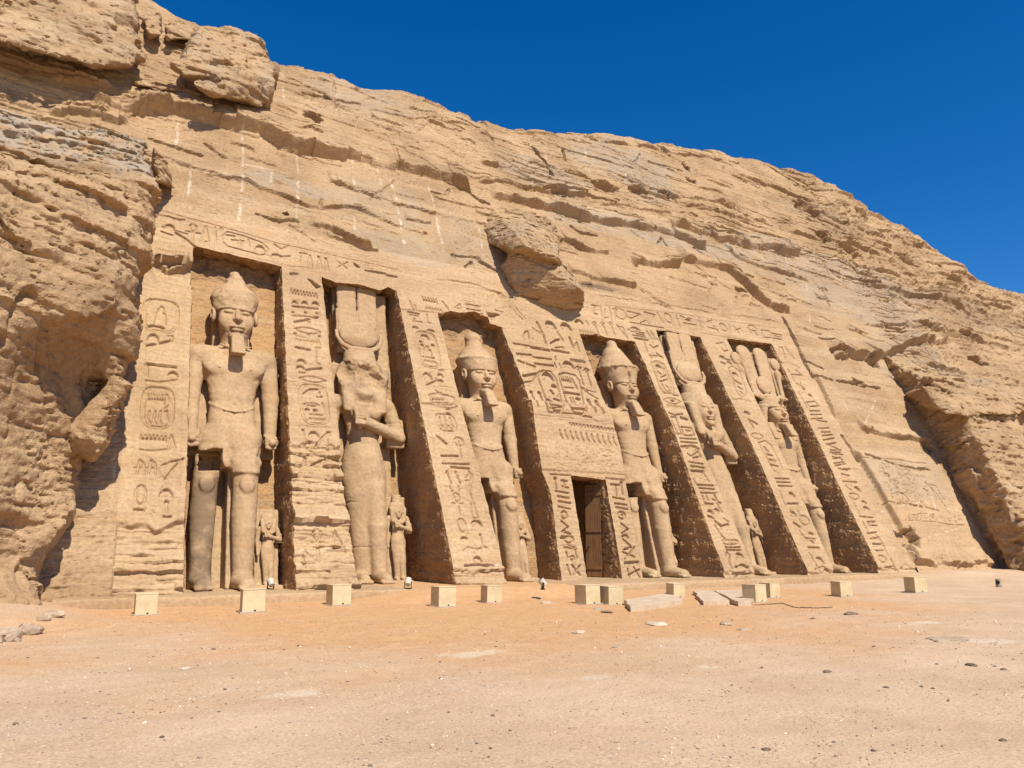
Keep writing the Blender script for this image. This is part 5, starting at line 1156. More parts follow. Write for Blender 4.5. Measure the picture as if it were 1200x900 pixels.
def crown_mesh(kind, z, ox=0.0, eyez=9.05):
    """z = brow height of the finished statue, all in its own metres"""
    if kind == 'cap':            # worn round crown with a broken stump
        v = Vol((-1, -1.1, z - .6), (1, 1.1, z + 2), .033); 
        v.frus(z - .12, z + .42, (0, -.03), (.70, .72), (0, .0), (.77, .78), .04, 2.1, rnd=.05); v.ell((0, .02, z + .42), (.80, .80, .66), .05)
        v.cone((.02, .05, z + .95), (.03, .05, z + 1.38), .38, .25, .06); v.box((.55, -.3, z + 1.55), (.35, .5, .35), .05, .05, 'sub', ry=.6)
        v.noise(lambda X, Y, Z: 0.05 * fbm3(X * 2.4, Y * 2.4, Z * 3, 4, 411) + 0.05 * sstep(z + .9, z + 1.2, Z) * fbm3(X * 4, Y * 4, Z * 7, 3, 412), .25)
    if kind == 'bulb':           # tall white crown ending in a bulb
        v = Vol((-1.1, -1.1, z - .6), (1.1, 1.1, z + 2.4), .033)
        v.frus(z - .14, z + .52, (0, -.03), (.72, .72), (0, .02), (.88, .84), .05, 2.1, rnd=.05); v.frus(z + .5, z + 1.15, (0, .02), (.88, .84), (0, .08), (.46, .46), .16, 2.0, rnd=.08)
        v.cone((0, .08, z + 1.05), (0, .1, z + 1.5), .42, .34, .1); v.ell((0, .1, z + 1.64), (.37, .37, .36), .04); v.box((-.75, -.75, z - .02), (.1, .1, .25), .03, .02, 'sub')
        v.noise(lambda X, Y, Z: 0.025 * fbm3(X * 2.4, Y * 2.4, Z * 3, 4, 421), .2)
    if kind == 'double':         # flaring red crown round a white cone
        v = Vol((-1.3, -1.3, z - .6), (1.3, 1.3, z + 2.6), .033)
        v.frus(z - .14, z + .72, (0, -.04), (.70, .70), (0, .0), (.92, .90), .03, 2.1, rnd=.03)
        v.frus(z + .62, z + 1.75, (0, .02), (.98, .92), (0, .1), (.40, .40), .02, 2.0, rnd=.03); v.frus(z + .66, z + .80, (0, .0), (1.0, .95), (0, .0), (.96, .91), .02, 2.0, rnd=.03); v.cone((0, .1, z + 1.6), (0, .1, z + 2.02), .38, .24, .12)
        v.cone((-.02, -.75, z + .0), (-.02, -.9, z + .42), .07, .08, .03)
        v.noise(lambda X, Y, Z: 0.03 * fbm3(X * 2.4, Y * 2.4, Z * 3, 4, 431) + 0.10 * np.exp(-((Z - z - .62) / .09) ** 2) * fbm3(X * 3, Y * 3, Z * 0, 3, 432), .25)
    if kind == 'nemes':          # headcloth
        v = Vol((-1.3, -1.3, z - 2.2), (1.3, 1.3, z + .9), .033)
        v.frus(z - .10, z + .34, (0, -.02), (.74, .72), (0, .04), (.66, .62), .06, 2.2, rnd=.08)
        for q in (-1, 1): v.frus(z - 1.35, z + .1, (q * .92, .12), (.26, .26), (q * .66, .05), (.22, .45), .08, 2.4, rnd=.08); v.frus(z - 2.0, z - 1.0, (q * .62, -.38), (.24, .14), (q * .72, -.2), (.26, .2), .08, 3, rnd=.05)
        v.cone((0, -.68, z + .0), (0, -.88, z + .36), .07, .1, .03)
        v.noise(lambda X, Y, Z: 0.018 * fbm3(X * 2.4, Y * 2.4, Z * 3, 3, 441), .2)
    return v.mesh()
def solid(fn, lo, hi, vox=.04, amp=.015, seed=9):
    v = Vol(lo, hi, vox); fn(v); v.noise(lambda X, Y, Z: amp * fbm3(X * 2.4, Y * 2.4, Z * 3, 3, seed), .2); return v.mesh()
def lean(P, m, sz=1.0, sx=1.0, sy=1.0):
    P = np.array(P, np.float32).copy(); P[:, 2] *= sz; P[:, 0] *= sx; P[:, 1] = P[:, 1] * sy + m * P[:, 2]; return P
def stain_mask(P, fn): mk = np.zeros((len(P), 3), np.float32); fn(P, mk); return mk
ZF = 0.27
KB = king_body()
def king(x, y0, m, sz, sx, kind, label, dark_leg=False, nemes=False):
    root = empty("colossal_statue", (x, y0 + m * ZF, ZF), label, "statue", "colossal statues in the niches")
    P = lean(KB[0], m, sz, sx)
    def mf(P, mk):
        n = fbm2(P[:, 0] * 1.3 + x, P[:, 2] * 0.9, 4, int(x * 10))
        mk[:, 2] = 0.12 * sstep(0.1, 0.5, n)
        if dark_leg: mk[:, 2] = np.maximum(mk[:, 2], 0.75 * sstep(-.25, -.35, P[:, 0]) * sstep(3.4, 3.0, P[:, 2] + .4 * n) * sstep(-0.5, 0.4, n + .35 * (P[:, 2] - .6))); mk[:, 0] = np.maximum(mk[:, 0], .12 * sstep(-.25, -.35, P[:, 0]) * sstep(3.3, 2.9, P[:, 2]))
    b = mesh_np("figure", P, KB[1], M_STATUE, root, True, stain_mask(P, mf))
    zb = 9.27 * sz; e = 8.32 * sz
    Pc, Q = crown_mesh(kind, 9.27, 0)
    top = {'cap': 1.0, 'bulb': .86, 'double': .94, 'nemes': sz}[kind]
    Pc[:, 2] = zb + (Pc[:, 2] - 9.27) * top
    c = mesh_np("crown" if kind != 'nemes' else "headcloth", lean(Pc, m, 1, sx), Q, M_STATUE, root)
    Pb, Q = solid(lambda v: v.frus(7.42, 8.16, (0, -.86), (.24, .25), (0, -.64), (.19, .18), .02, 6, rnd=.03), (-.5, -1.3, 7.2), (.5, 0, 8.6), .03, .008)
    mesh_np("beard", lean(Pb, m, sz, sx), Q, M_STATUE, root)
    def slab(v):
        v.box((0, 1.02, 6.0), (1.42, .58, 1.95), .03, .05); v.box((0, 1.15, 2.1), (.80, .50, 2.2), .05, .05); v.box((0, .95, 8.6), (.62, .5, .9), .05, .05)
    Ps, Q = solid(slab, (-1.7, .2, -.1), (1.7, 1.9, 9.8), .05, .03, 451)
    mesh_np("back_pillar", lean(Ps, m, sz, sx), Q, M_STATUE, root)
    if kind == 'nemes':
        cr = crown_part(root, zb, m)
    return root
def crown_part(root, zb, m):
    def base(v):
        v.frus(zb + .25, zb + .62, (0, .05), (.46, .42), (0, .05), (.52, .46), .03, 2.1)
        for q in (-1, 1):
            for a, b_, ra, rb in (((0, -.06, zb + .62), (q * .5, -.10, zb + .50), .15, .14), ((q * .5, -.10, zb + .50), (q * .95, -.1, zb + .62), .14, .12), ((q * .95, -.1, zb + .62), (q * 1.42, -.06, zb + .56), .12, .07)): v.cone(a, b_, ra, rb, .04, sy=.7)
    P, Q = solid(base, (-1.7, -.6, zb), (1.7, .9, zb + 1.1), .035)
    cr = mesh_np("crown", lean(P, m), Q, M_STATUE, root)
    P, Q = solid(lambda v: v.ell((0, -.06, zb + 1.22), (.50, .16, .50), .02), (-.7, -.4, zb + .5), (.7, .3, zb + 2), .035); mesh_np("sun_disk", lean(P, m), Q, M_STATUE, cr)
    for q in (-1, 1):
        def plume(v): v.frus(zb + .6, zb + 3.1, (q * .44, .14), (.40, .17), (q * .60, .2), (.46, .17), .02, 3.2, rnd=.1); v.ell((q * .60, .2, zb + 3.08), (.45, .17, .36), .06)
        P, Q = solid(plume, (-1.2, -.3, zb + .4), (1.2, .7, zb + 3.7), .035); mesh_np("plume", lean(P, m), Q, M_STATUE, cr)
        def cob(v):
            v.cone((q * 1.22, .05, zb + .7), (q * 1.30, .02, zb + 2.0), .10, .16, .04); v.ell((q * 1.36, 0, zb + 1.95), (.17, .15, .26), .05); v.ell((q * 1.40, .05, zb + 2.55), (.32, .13, .36), .03); v.box((q * 1.3, .25, zb + 1.7), (.25, .15, 1.2), .05, .05)
        P, Q = solid(cob, (-1.9, -.4, zb + .3), (1.9, .7, zb + 3.3), .035); mesh_np("cobra", lean(P, m), Q, M_STATUE, cr)
    return cr
def queen_body(h=.033, wrecked=False, both=False):
    v = Vol((-1.8, -1.5, -.06), (1.9, 1.3, 8.5), h)
    v.loft([(.3, 0, -.02, .45, .40), (1.4, 0, -.02, .54, .45), (2.5, 0, -.02, .66, .52), (3.3, 0, -.01, .79, .56), (3.9, 0, 0, .81, .56), (4.5, 0, .01, .68, .48), (5.1, 0, .02, .53, .40), (5.6, 0, .03, .62, .42), (6.3, 0, .05, .90, .46)], .08, 2.2)
    v.ell((0, -.36, 4.1), (.48, .24, .55), .15)
    v.cone((.26, -.22, 3.2), (.28, -.42, 1.9), .42, .35, .10); v.cone((.28, -.42, 1.9), (.28, -.46, .4), .35, .26, .10)
    v.cone((-.28, -.0, .25), (-.3, -.72, .16), .25, .18, .08); v.cone((.28, -.4, .25), (.3, -1.16, .16), .26, .18, .08)
    for X0, Y0 in ((-.30, -.72), (.30, -1.16)):
        for t in range(5): v.cone((X0 - .18 + .09 * t, Y0 + .05, .10), (X0 - .18 + .09 * t, Y0 - .15, .08), .065, .055, .02)
    v.ell((0, -.52, 4.78), (.05, .10, .05), .03, 'sub')
    v.cone((-.92, .08, 6.32), (.92, .08, 6.32), .34, .34, .10)
    for q in (-1, 1): v.ell((q * .38, -.40, 5.95), (.22, .14, .22), .10)
    v.cone((-1.04, .10, 6.30), (-1.18, .14, 5.0), .30, .24, .08); v.cone((-1.18, .14, 5.0), (-1.12, .02, 3.75), .24, .18, .08); v.ell((-1.12, -.05, 3.5), (.18, .20, .26), .05)
    v.cone((1.04, .10, 6.30), (1.38, -.02, 5.14), .29, .25, .04); v.cone((1.38, -.02, 5.14), (-.20, -.70, 5.60), .26, .20, .03); v.ell((-.32, -.74, 5.62), (.25, .22, .24), .05)
    v.box((1.25, .25, 5.3), (.35, .3, .55), .08, .06)
    for t in range(4): v.cone((-.50, -.90, 5.76 - .10 * t), (-.22, -.95, 5.76 - .10 * t), .065, .06, .015)
    v.cone((-.34, -.76, 5.35), (-.42, -.56, 6.1), .09, .09, .04)
    v.cone((0, .04, 6.3), (0, -.06, 7.0), .38, .36, .12)
    # wig with two lappets, then the face inside it
    v.ell((0, .10, 7.50), (.88, .70, .74), .1); 
    for q in (-1, 1): v.frus(5.95, 7.5, (q * .55, -.36), (.25, .18), (q * .70, -.12), (.26, .34), .10, 2.6, rnd=.08)
    v.ell((0, -.86, 7.22), (.50, .56, .62), .05, 'sub'); head(v, 7.30, .86, True, -.04, wrecked)
    if wrecked:
        v.ell((.08, -.66, 7.25), (.62, .42, .55), .12, 'sub'); v.ell((-.75, -.45, 7.6), (.45, .5, .5), .15, 'sub')
        v.noise(lambda X, Y, Z: sstep(6.7, 7.1, Z) * sstep(.3, -.3, Y) * (0.14 * fbm3(X * 1.8, Y * 1.8, Z * 1.8, 4, 461)), .35)
    v.noise(lambda X, Y, Z: 0.014 * fbm3(X * 2.0, Y * 2.0, Z * 2.6, 3, 462) + 0.007 * fbm3(X * 6, Y * 6, Z * 16, 2, 465) + 0.6 * cuts(X, Y, Z, (1.2, 2.7, 5.6), 467), 0.15)
    return v.mesh()
def queen(x, y0, m, sz, top, label, wrecked):
    root = empty("colossal_statue", (x, y0 + m * ZF, ZF), label, "statue", "colossal statues in the niches")
    P, Q = queen_body(.033, wrecked); P = lean(P, m, sz)
    def mf(P, mk):
        n = fbm2(P[:, 0] * 1.1 + x, P[:, 2] * 1.0, 4, int(x * 10)); mk[:, 2] = .14 * sstep(0.1, .5, n)
        if wrecked: mk[:, 2] = np.maximum(mk[:, 2], .35 * sstep(6.6, 7.0, P[:, 2]) * sstep(-.1, .3, n))
    mesh_np("figure", P, Q, M_STATUE, root, True, stain_mask(P, mf))
    z = 8.0 * sz
    def slab(v): v.box((0, 1.0, z / 2), (1.22, .55, z / 2), .03, .05); v.box((.25, .95, z + 1.2), (1.1, .4, 2.0), .05, .06)
    P, Q = solid(slab, (-1.6, .3, -.1), (1.6, 1.8, z + 3.5), .05, .03, 471); mesh_np("back_pillar", lean(P, m), Q, M_STATUE, root)
    def base(v):
        v.frus(z - .08, z + .42, (0, .08), (.64, .54), (0, .08), (.58, .46), .03, 2.1)
        for q in (-1, 1):
            pts = [(q * .06, -.06, z + .50), (q * .40, -.10, z + .50), (q * .70, -.06, z + .66), (q * .86, .0, z + .95), (q * .88, .06, z + 1.2)]
            for k, (a, b_) in enumerate(zip(pts[:-1], pts[1:])): v.cone(a, b_, .12 - .015 * k, .105 - .015 * k, .04, sy=1.0)
        v.box((0, .38, z + 1.6), (.84, .22, 1.2), .05, .05)
    P, Q = solid(base, (-1.3, -.7, z - .3), (1.3, .9, z + 2.2), .035); cr = mesh_np("crown", lean(P, m), Q, M_STATUE, root)
    P, Q = solid(lambda v: v.ell((0, .06, z + 1.12), (.76, .22, .56), .02), (-1, -.5, z), (1, .5, z + 2.2), .035); mesh_np("sun_disk", lean(P, m), Q, M_STATUE, cr)
    for q in (-1, 1):
        P, Q = solid(lambda v: v.frus(z + .6, top, (q * .39, .24), (.385, .15), (q * .405, .28), (.395, .15), .01, 5, rnd=.05), (-1, -.2, z + .7), (1, .7, top + .2), .035, .02); mesh_np("plume", lean(P, m), Q, M_STATUE, cr)
    return root
king(4.05, 24.25, .30, 1.0, 1.0, 'cap', "king statue in the leftmost niche, round worn cap, dark stained left shin", True)
queen(8.68, 25.35, .22, 1.0, 11.25, "queen statue with a smashed face under tall twin feathers, between first and second pilaster", True)
king(13.36, 24.55, .25, .872, .94, 'bulb', "king statue with a tall crown ending in a round knob, left of the doorway panel")
king(20.55, 24.6, .25, .90, .96, 'double', "king statue with a cone crown rising from a flared rim, right of the doorway panel")
queen(24.98, 24.5, .26, 1.035, 11.5, "queen statue with an intact face and one forearm across the chest, right half", False)
king(29.9, 24.5, .262, .865, .95, 'nemes', "king statue in the rightmost niche, feathered crown with disk and spreading horns")

# ------------------------------------------------------------------ the small figures at their feet
QS = queen_body(.09)
def small(x, y0, m, h, label, female=True, worn=False, mat=M_STATUE, tall=0.0):
    root = empty("small_statue", (x, y0, ZF), label, "statue", "small statues beside the giants' legs")
    k = h / 8.35
    P = QS[0].copy()
    if worn: P = P + 0.35 * np.stack([fbm3(P[:, 0] * .9, P[:, 1] * .9, P[:, 2] * .9, 3, 480 + i) for i in range(3)], 1)
    P = P * k * np.array([1.0, .9, 1.0]); mesh_np("figure", lean(P + np.array([0, 0, .08]), m), QS[1], mat, root)
    bm = bmesh.new()
    b = Vol((-.6, -.7, -.1), (.6, .7, h + .5), .03)
    b.box((0, .32, h / 2 + .05), (.36, .14, h / 2 + .12), .02, .03); b.box((0, -.02, .02), (.38, .42, .09), .03, .03)
    b.noise(lambda X, Y, Z: .012 * fbm3(X * 4, Y * 4, Z * 4, 3, 490), .1)
    P, Q = b.mesh(); mesh_np("back_slab", lean(P, m), Q, mat, root)
    if tall: 
        P, Q = solid(lambda v: v.frus(h - .06, h + tall, (0, .04), (.19, .17), (0, .08), (.16, .14), .02, 2.2), (-.4, -.4, h - .2), (.4, .4, h + tall + .2), .025, .008); mesh_np("crown", lean(P, m), Q, mat, root)
    return root
def on_plane(px, py, y0, m): p = hit(px, py, y0, m); return p
small(on_plane(313, 640, 24.0, .3)[0], 24.05, .25, 2.2, "small standing figure beside the right leg of the leftmost king, pale lamp at its foot")
small(on_plane(465, 635, 25.0, .22)[0], 25.05, .15, 2.75, "small figure on a tall slab beside the queen with the smashed face", tall=.25)
small(on_plane(612, 645, 24.5, .2)[0], 24.6, .2, 2.3, "small figure in the shade beside the leg of the king left of the doorway")
small(on_plane(786, 640, 24.6, .2)[0], 24.75, .2, 2.1, "small worn figure in dark shade beside the leg of the king right of the doorway", worn=True)
small(on_plane(888, 640, 24.4, .2)[0], 24.5, .2, 2.55, "small figure with a tall headdress beside the skirt of the intact queen", tall=.3)

# ------------------------------------------------------------------ ground
def ground_mat():
    m, nt, b = nodes_of("desert_ground"); t = NT(nt)
    at = t.attr('mask')
    n1 = t.noise(0.5, 6, 0.62); n2 = t.noise(2.5, 6, 0.66); n3 = t.noise(35, 5, 0.7); n4 = t.noise(140, 3, 0.6)
    pale = t.mix(t.ramp(n1, 0.36, 0.64), (0.605, 0.425, 0.27), (0.53, 0.36, 0.22))
    sand = t.mix(t.ramp(n2, 0.36, 0.66), (0.60, 0.34, 0.155), (0.53, 0.29, 0.13))
    f = t.math('ADD', at[0], t.math('MULTIPLY', t.math('SUBTRACT', n2, 0.5), 0.6))
    c = t.mix(t.ramp(f, -0.12, 0.75), pale, sand)
    c = t.mix(t.math('MULTIPLY', t.ramp(n2, 0.56, 0.70), 0.4), c, (0.65, 0.49, 0.33))
    c = t.mix(t.math('MULTIPLY', at[1], t.ramp(n2, 0.3, 0.5)), c, (0.66, 0.53, 0.37))
    c = t.mix(t.math('MULTIPLY', at[2], t.ramp(n2, 0.3, 0.6)), c, (0.40, 0.33, 0.25))
    v = t.voro(42); sp = t.ramp(v.outputs['Distance'], 0.12, 0.30, 1.0, 0.0)
    g = t.ramp(t.noise(1.2, 5, 0.65), 0.4, 0.62)
    c = t.mix(t.math('MULTIPLY', t.math('MULTIPLY', sp, g), 0.75), c, t.mix(t.ramp(t.noise(20, 2), .45, .55), (0.22, 0.16, 0.11), (0.72, 0.63, 0.5)))
    for sc_, hi_ in ((15, .34), (27, .36)):
        v2 = t.voro(sc_); rs_ = nt.nodes.new("ShaderNodeSeparateColor"); t.link(v2.outputs['Color'], rs_.inputs[0])
        blob = t.math('MULTIPLY', t.ramp(v2.outputs['Distance'], 0.14, hi_, 1.0, 0.0), t.ramp(t.noise(0.9, 5, 0.65), 0.36, 0.60))
        c = t.mix(t.math('MULTIPLY', blob, t.ramp(rs_.outputs[0], 0.72, 0.8, 0, .75)), c, (0.72, 0.60, 0.45))
        c = t.mix(t.math('MULTIPLY', blob, t.ramp(rs_.outputs[0], 0.20, 0.28, .6, 0)), c, (0.30, 0.20, 0.135))
    c = t.mix(t.ramp(n3, 0.30, 0.60), t.mix(1.0, c, (0.70, 0.68, 0.66), 'MULTIPLY'), c)
    c = t.mix(t.ramp(n4, 0.62, 0.75), c, (0.70, 0.60, 0.48))
    t.link(c, b.inputs['Base Color'])
    p = t.bump(n2, 0.3, 0.06, b); p = t.bump(n3, 0.5, 0.015, b, p); t.bump(n4, 0.5, 0.004, b, p)
    return m
M_GROUND = ground_mat()
gx = np.unique(np.concatenate([np.linspace(-900, -30, 12), np.linspace(-30, -6, 40), np.arange(-6, 34, 0.085), np.arange(34, 60, 0.25), np.linspace(60, 900, 14)])).astype(np.float32)
gy = np.unique(np.concatenate([np.linspace(-900, -10, 10), np.arange(-10, 2.5, 0.5), np.arange(2.5, 27, 0.085), np.linspace(27, 60, 8), np.linspace(60, 900, 6)])).astype(np.float32)
GX, GY = np.meshgrid(gx, gy)
def gz(x, y):
    x = np.asarray(x, np.float32); y = np.asarray(y, np.float32)
    near = sstep(60, 30, np.hypot(x - 12, y - 12))
    z = near * (0.030 * fbm2(x * 0.35, y * 0.35, 4, 501) + 0.010 * fbm2(x * 2.3, y * 2.3, 3, 505) + 0.004 * fbm2(x * 8, y * 8, 2, 509))
    bank = sstep(19.4, 21.5, y + 0.35 * pn2(x * .7, y * .7, 511))
    z = z + bank * (0.27 * sstep(6.6, 9.0, x) * sstep(16.3, 13.5, x) + 0.03 + 0.18 * sstep(29, 36, x))
    z = z + 0.12 * sstep(26, 40, x) * sstep(14, 19, y)
    z = z + 0.35 * sstep(1.0, -2.0, x) * sstep(16.5, 19.5, y)
    return z
GZ = gz(GX, GY)
mk = np.zeros(GX.shape + (3,), np.float32)
mk[..., 0] = sstep(1.2, 0.25, np.sqrt(((GX - 10.3 - 0.25 * (GY - 16)) / 13.5) ** 2 + ((GY - 18.8) / 11) ** 2) + 0.25 * fbm2(GX * 0.3, GY * 0.3, 4, 520))
for (px, py, a, b_) in ((340, 814, .55, .3), (555, 765, .9, .4), (265, 781, .3, .2), (830, 782, .5, .2), (700, 795, .3, .2), (1150, 752, 1.2, .4), (1080, 730, .9, .5)):
    g = ground_at(px, py); q = np.sqrt(((GX - g[0]) / a) ** 2 + ((GY - g[1]) / b_) ** 2) + 0.5 * fbm2(GX * 1.2, GY * 1.2, 3, px)
    mk[..., 1] = np.maximum(mk[..., 1], 0.75 * sstep(1.0, .8, q * 1.9 + .25 * fbm2(GX * 5, GY * 5, 2, px + 1)))
g = ground_at(20, 845); mk[..., 2] = 0.3 * sstep(1.2, .4, np.sqrt(((GX - g[0]) / 1.0) ** 2 + ((GY - g[1]) / 1.2) ** 2))
ground = mesh_np("ground", np.stack([GX, GY, GZ], -1).reshape(-1, 3), grid_faces(len(gx), len(gy)), M_GROUND, mask=mk.reshape(-1, 3)); tag(ground, kind='structure')
def on_ground(px, py):
    z = 0.0
    for _ in range(6): p = ground_at(px, py, z); z = float(gz(p[0], p[1]))
    return np.array([p[0], p[1], z])

# ------------------------------------------------------------------ floodlight covers
def depth_of(p): return float((np.array(p) - CAM) @ FWD)
BOXES = [  # base px, top py, turn, label
    (171, 721, 696, 0, "square cream floodlight cover in front of the leftmost pilaster, at the shaded end"),
    (298, 718, 691, -4, "square cream floodlight cover on a stone pad at the feet of the leftmost king"),
    (400, 709.5, 685.5, 3, "square cream floodlight cover before the badly eroded second pilaster"),
    (524, 711.5, 688, 2, "square cream floodlight cover on the orange sand below the third pilaster's left edge"),
    (580, 702, 682, -3, "square cream floodlight cover against the plinth at the foot of the third pilaster"),
    (695, 708.5, 686, 4, "cream floodlight cover below the doorway, left one of the close pair"),
    (722, 709, 687.5, 0, "cream floodlight cover below the doorway, right one of the close pair"),
    (797, 700.5, 684, -6, "cream floodlight cover beside the flat paving slabs below the cone-crowned king"),
    (892, 706, 685.5, 5, "cream floodlight cover below the intact queen, the nearer of two overlapping ones"),
    (909, 700.5, 683.5, 0, "cream floodlight cover half hidden behind another cover, below the intact queen"),
    (994, 700, 682.5, -12, "cream floodlight cover standing alone below the rightmost king's niche"),
    (1082, 695, 677, -15, "cream floodlight cover at the right end, nearest the rock stela")]
def make_box(first, px, py, pt, rz, label):
    p = on_ground(px, py); d = depth_of(p); H = (py - pt) * d / FOC * 0.99
    k = H / 0.54
    if first is None:
        r = empty("floodlight_cover", (0, 0, 0), label, "light cover", "floodlight covers along the temple front")
        bm = bmesh.new(); bm_box(bm, (0, 0, .265), (.26, .26, .255)); bm_obj("housing", bm, M_BOX, r, bevel=.012)
        bm = bmesh.new(); bm_box(bm, (0, 0, .53), (.268, .268, .012)); bm_obj("lid", bm, M_BOX, r, bevel=.006)
        bm = bmesh.new(); bm_box(bm, (.03, -.262, .045), (.022, .006, .02)); bm_obj("cable_slot", bm, M_DARK, r)
        bm = bmesh.new(); bm_box(bm, (0, 0, 0.0), (.31, .31, .02), .012, random.Random(3)); bm_obj("base_pad", bm, M_CONC, r, bevel=.008)
    else:
        r = first.copy(); COL.objects.link(r); r['label'] = label
        for ch in first.children: c = ch.copy(); COL.objects.link(c); c.parent = r
    c_, s_ = math.cos(math.radians(rz)), math.sin(math.radians(rz))
    r.location = (p[0], p[1] + 0.26 * k, p[2] - 0.0); r.rotation_euler = (math.radians(random.Random(px).uniform(-1.2, 1.2)), math.radians(random.Random(py).uniform(-1.5, 1.5)), math.radians(rz)); r.scale = (k, k, k)
    return r
first = None
for q in BOXES:
    r = make_box(first, *q); first = first or r

# ------------------------------------------------------------------ little spotlights in the niches
def make_spot(first, px, py, rz, label):
    p = ground_at(px, py, ZF + .01)
    if first is None:
        r = empty("spotlight", (0, 0, 0), label, "spotlight", "small spotlights on the plinth")
        bm = bmesh.new(); bm_box(bm, (0, 0, .015), (.09, .06, .015)); bm_box(bm, (-.10, 0, .11), (.008, .025, .10)); bm_box(bm, (.10, 0, .11), (.008, .025, .10)); bm_obj("bracket", bm, M_DARK, r, bevel=.003)
        bm = bmesh.new(); bmesh.ops.create_cone(bm, segments=20, radius1=.085, radius2=.10, depth=.2, cap_ends=True)
        h = bm_obj("lamp_head", bm, M_WHITE, r, (0, 0, .2), bevel=.008); h.rotation_euler = (math.radians(-40), 0, 0)
        bm = bmesh.new(); bmesh.ops.create_cone(bm, segments=20, radius1=.075, radius2=.07, depth=.012, cap_ends=True); bm_obj("lens", bm, M_GLASS, h, (0, 0, .104))
    else:
        r = first.copy(); COL.objects.link(r); r['label'] = label
        for ch in first.children:
            c = ch.copy(); COL.objects.link(c); c.parent = r
            for g in ch.children: e = g.copy(); COL.objects.link(e); e.parent = c
    r.location = p; r.rotation_euler = (0, 0, math.radians(rz)); r.scale = (1.0,) * 3
    return r
s0 = make_spot(None, 317, 691, 20, "small white spotlight at the foot of the leftmost small figure")
make_spot(s0, 478, 690, -30, "small white spotlight between the small slab figure and the third pilaster")
make_spot(s0, 636, 691, 70, "small white spotlight at the left corner of the doorway panel")

# ------------------------------------------------------------------ paving slabs, loose rocks, rubble, cable
def slab_obj(pts, th, label, seed):
    P = [ground_at(x, y, th) for x, y in pts]; c = np.mean(P, 0); c[2] = float(gz(c[0], c[1]))
    bm = bmesh.new(); r = random.Random(seed); vs = []
    ring = []
    for a, b_ in zip(P, P[1:] + P[:1]):
        for k in range(6): t = k / 6; ring.append((a[0] + (b_[0] - a[0]) * t + r.uniform(-.04, .04), a[1] + (b_[1] - a[1]) * t + r.uniform(-.04, .04)))
    top = [bm.verts.new((x - c[0], y - c[1], th + r.uniform(-.01, .01))) for x, y in ring]; bot = [bm.verts.new((x - c[0], y - c[1], -.06)) for x, y in ring]
    bm.faces.new(top); n = len(ring)
    for k in range(n): bm.faces.new((top[k], bot[k], bot[(k + 1) % n], top[(k + 1) % n]))
    bmesh.ops.recalc_face_normals(bm, faces=list(bm.faces))
    o = bm_obj("paving_slab", bm, M_PAVE, None, c); tag(o, label, "paving slab", "flat paving slabs below the doorway side")
slab_obj([(733, 703), (786, 694), (800, 703), (738, 712)], .10, "flat pale stone slab just right of the close pair of floodlight covers", 1)
slab_obj([(812, 692), (834, 692), (856, 704), (824, 705)], .09, "narrow flat stone slab with a dark gap along its right side", 2)
slab_obj([(838, 692), (884, 691), (882, 705), (863, 705.5)], .09, "broad flat stone slab left of the two overlapping floodlight covers", 3)
def rock_bm(r, size, flat=0.55):
    bm = bmesh.new(); bmesh.ops.create_icosphere(bm, subdivisions=3, radius=1.0)
    s = r.randint(0, 99); co = np.array([v.co[:] for v in bm.verts], np.float32)
    d = 1 + 0.35 * fbm3(co[:, 0] * 1.1 + s, co[:, 1] * 1.1, co[:, 2] * 1.1, 4, s % 50)
    planes = [np.array([r.gauss(0, 1) for _ in range(3)]) for _ in range(9)]
    Q = co * d[:, None]
    for n in planes:
        n = n / np.linalg.norm(n); o = r.uniform(.55, .85); e = Q @ n - o; Q = Q - np.maximum(e, 0)[:, None] * n * .92
    Q = Q * np.array([r.uniform(.8, 1.3), r.uniform(.7, 1.0), flat]) * size
    for v, q in zip(bm.verts, Q): v.co = q
    return bm
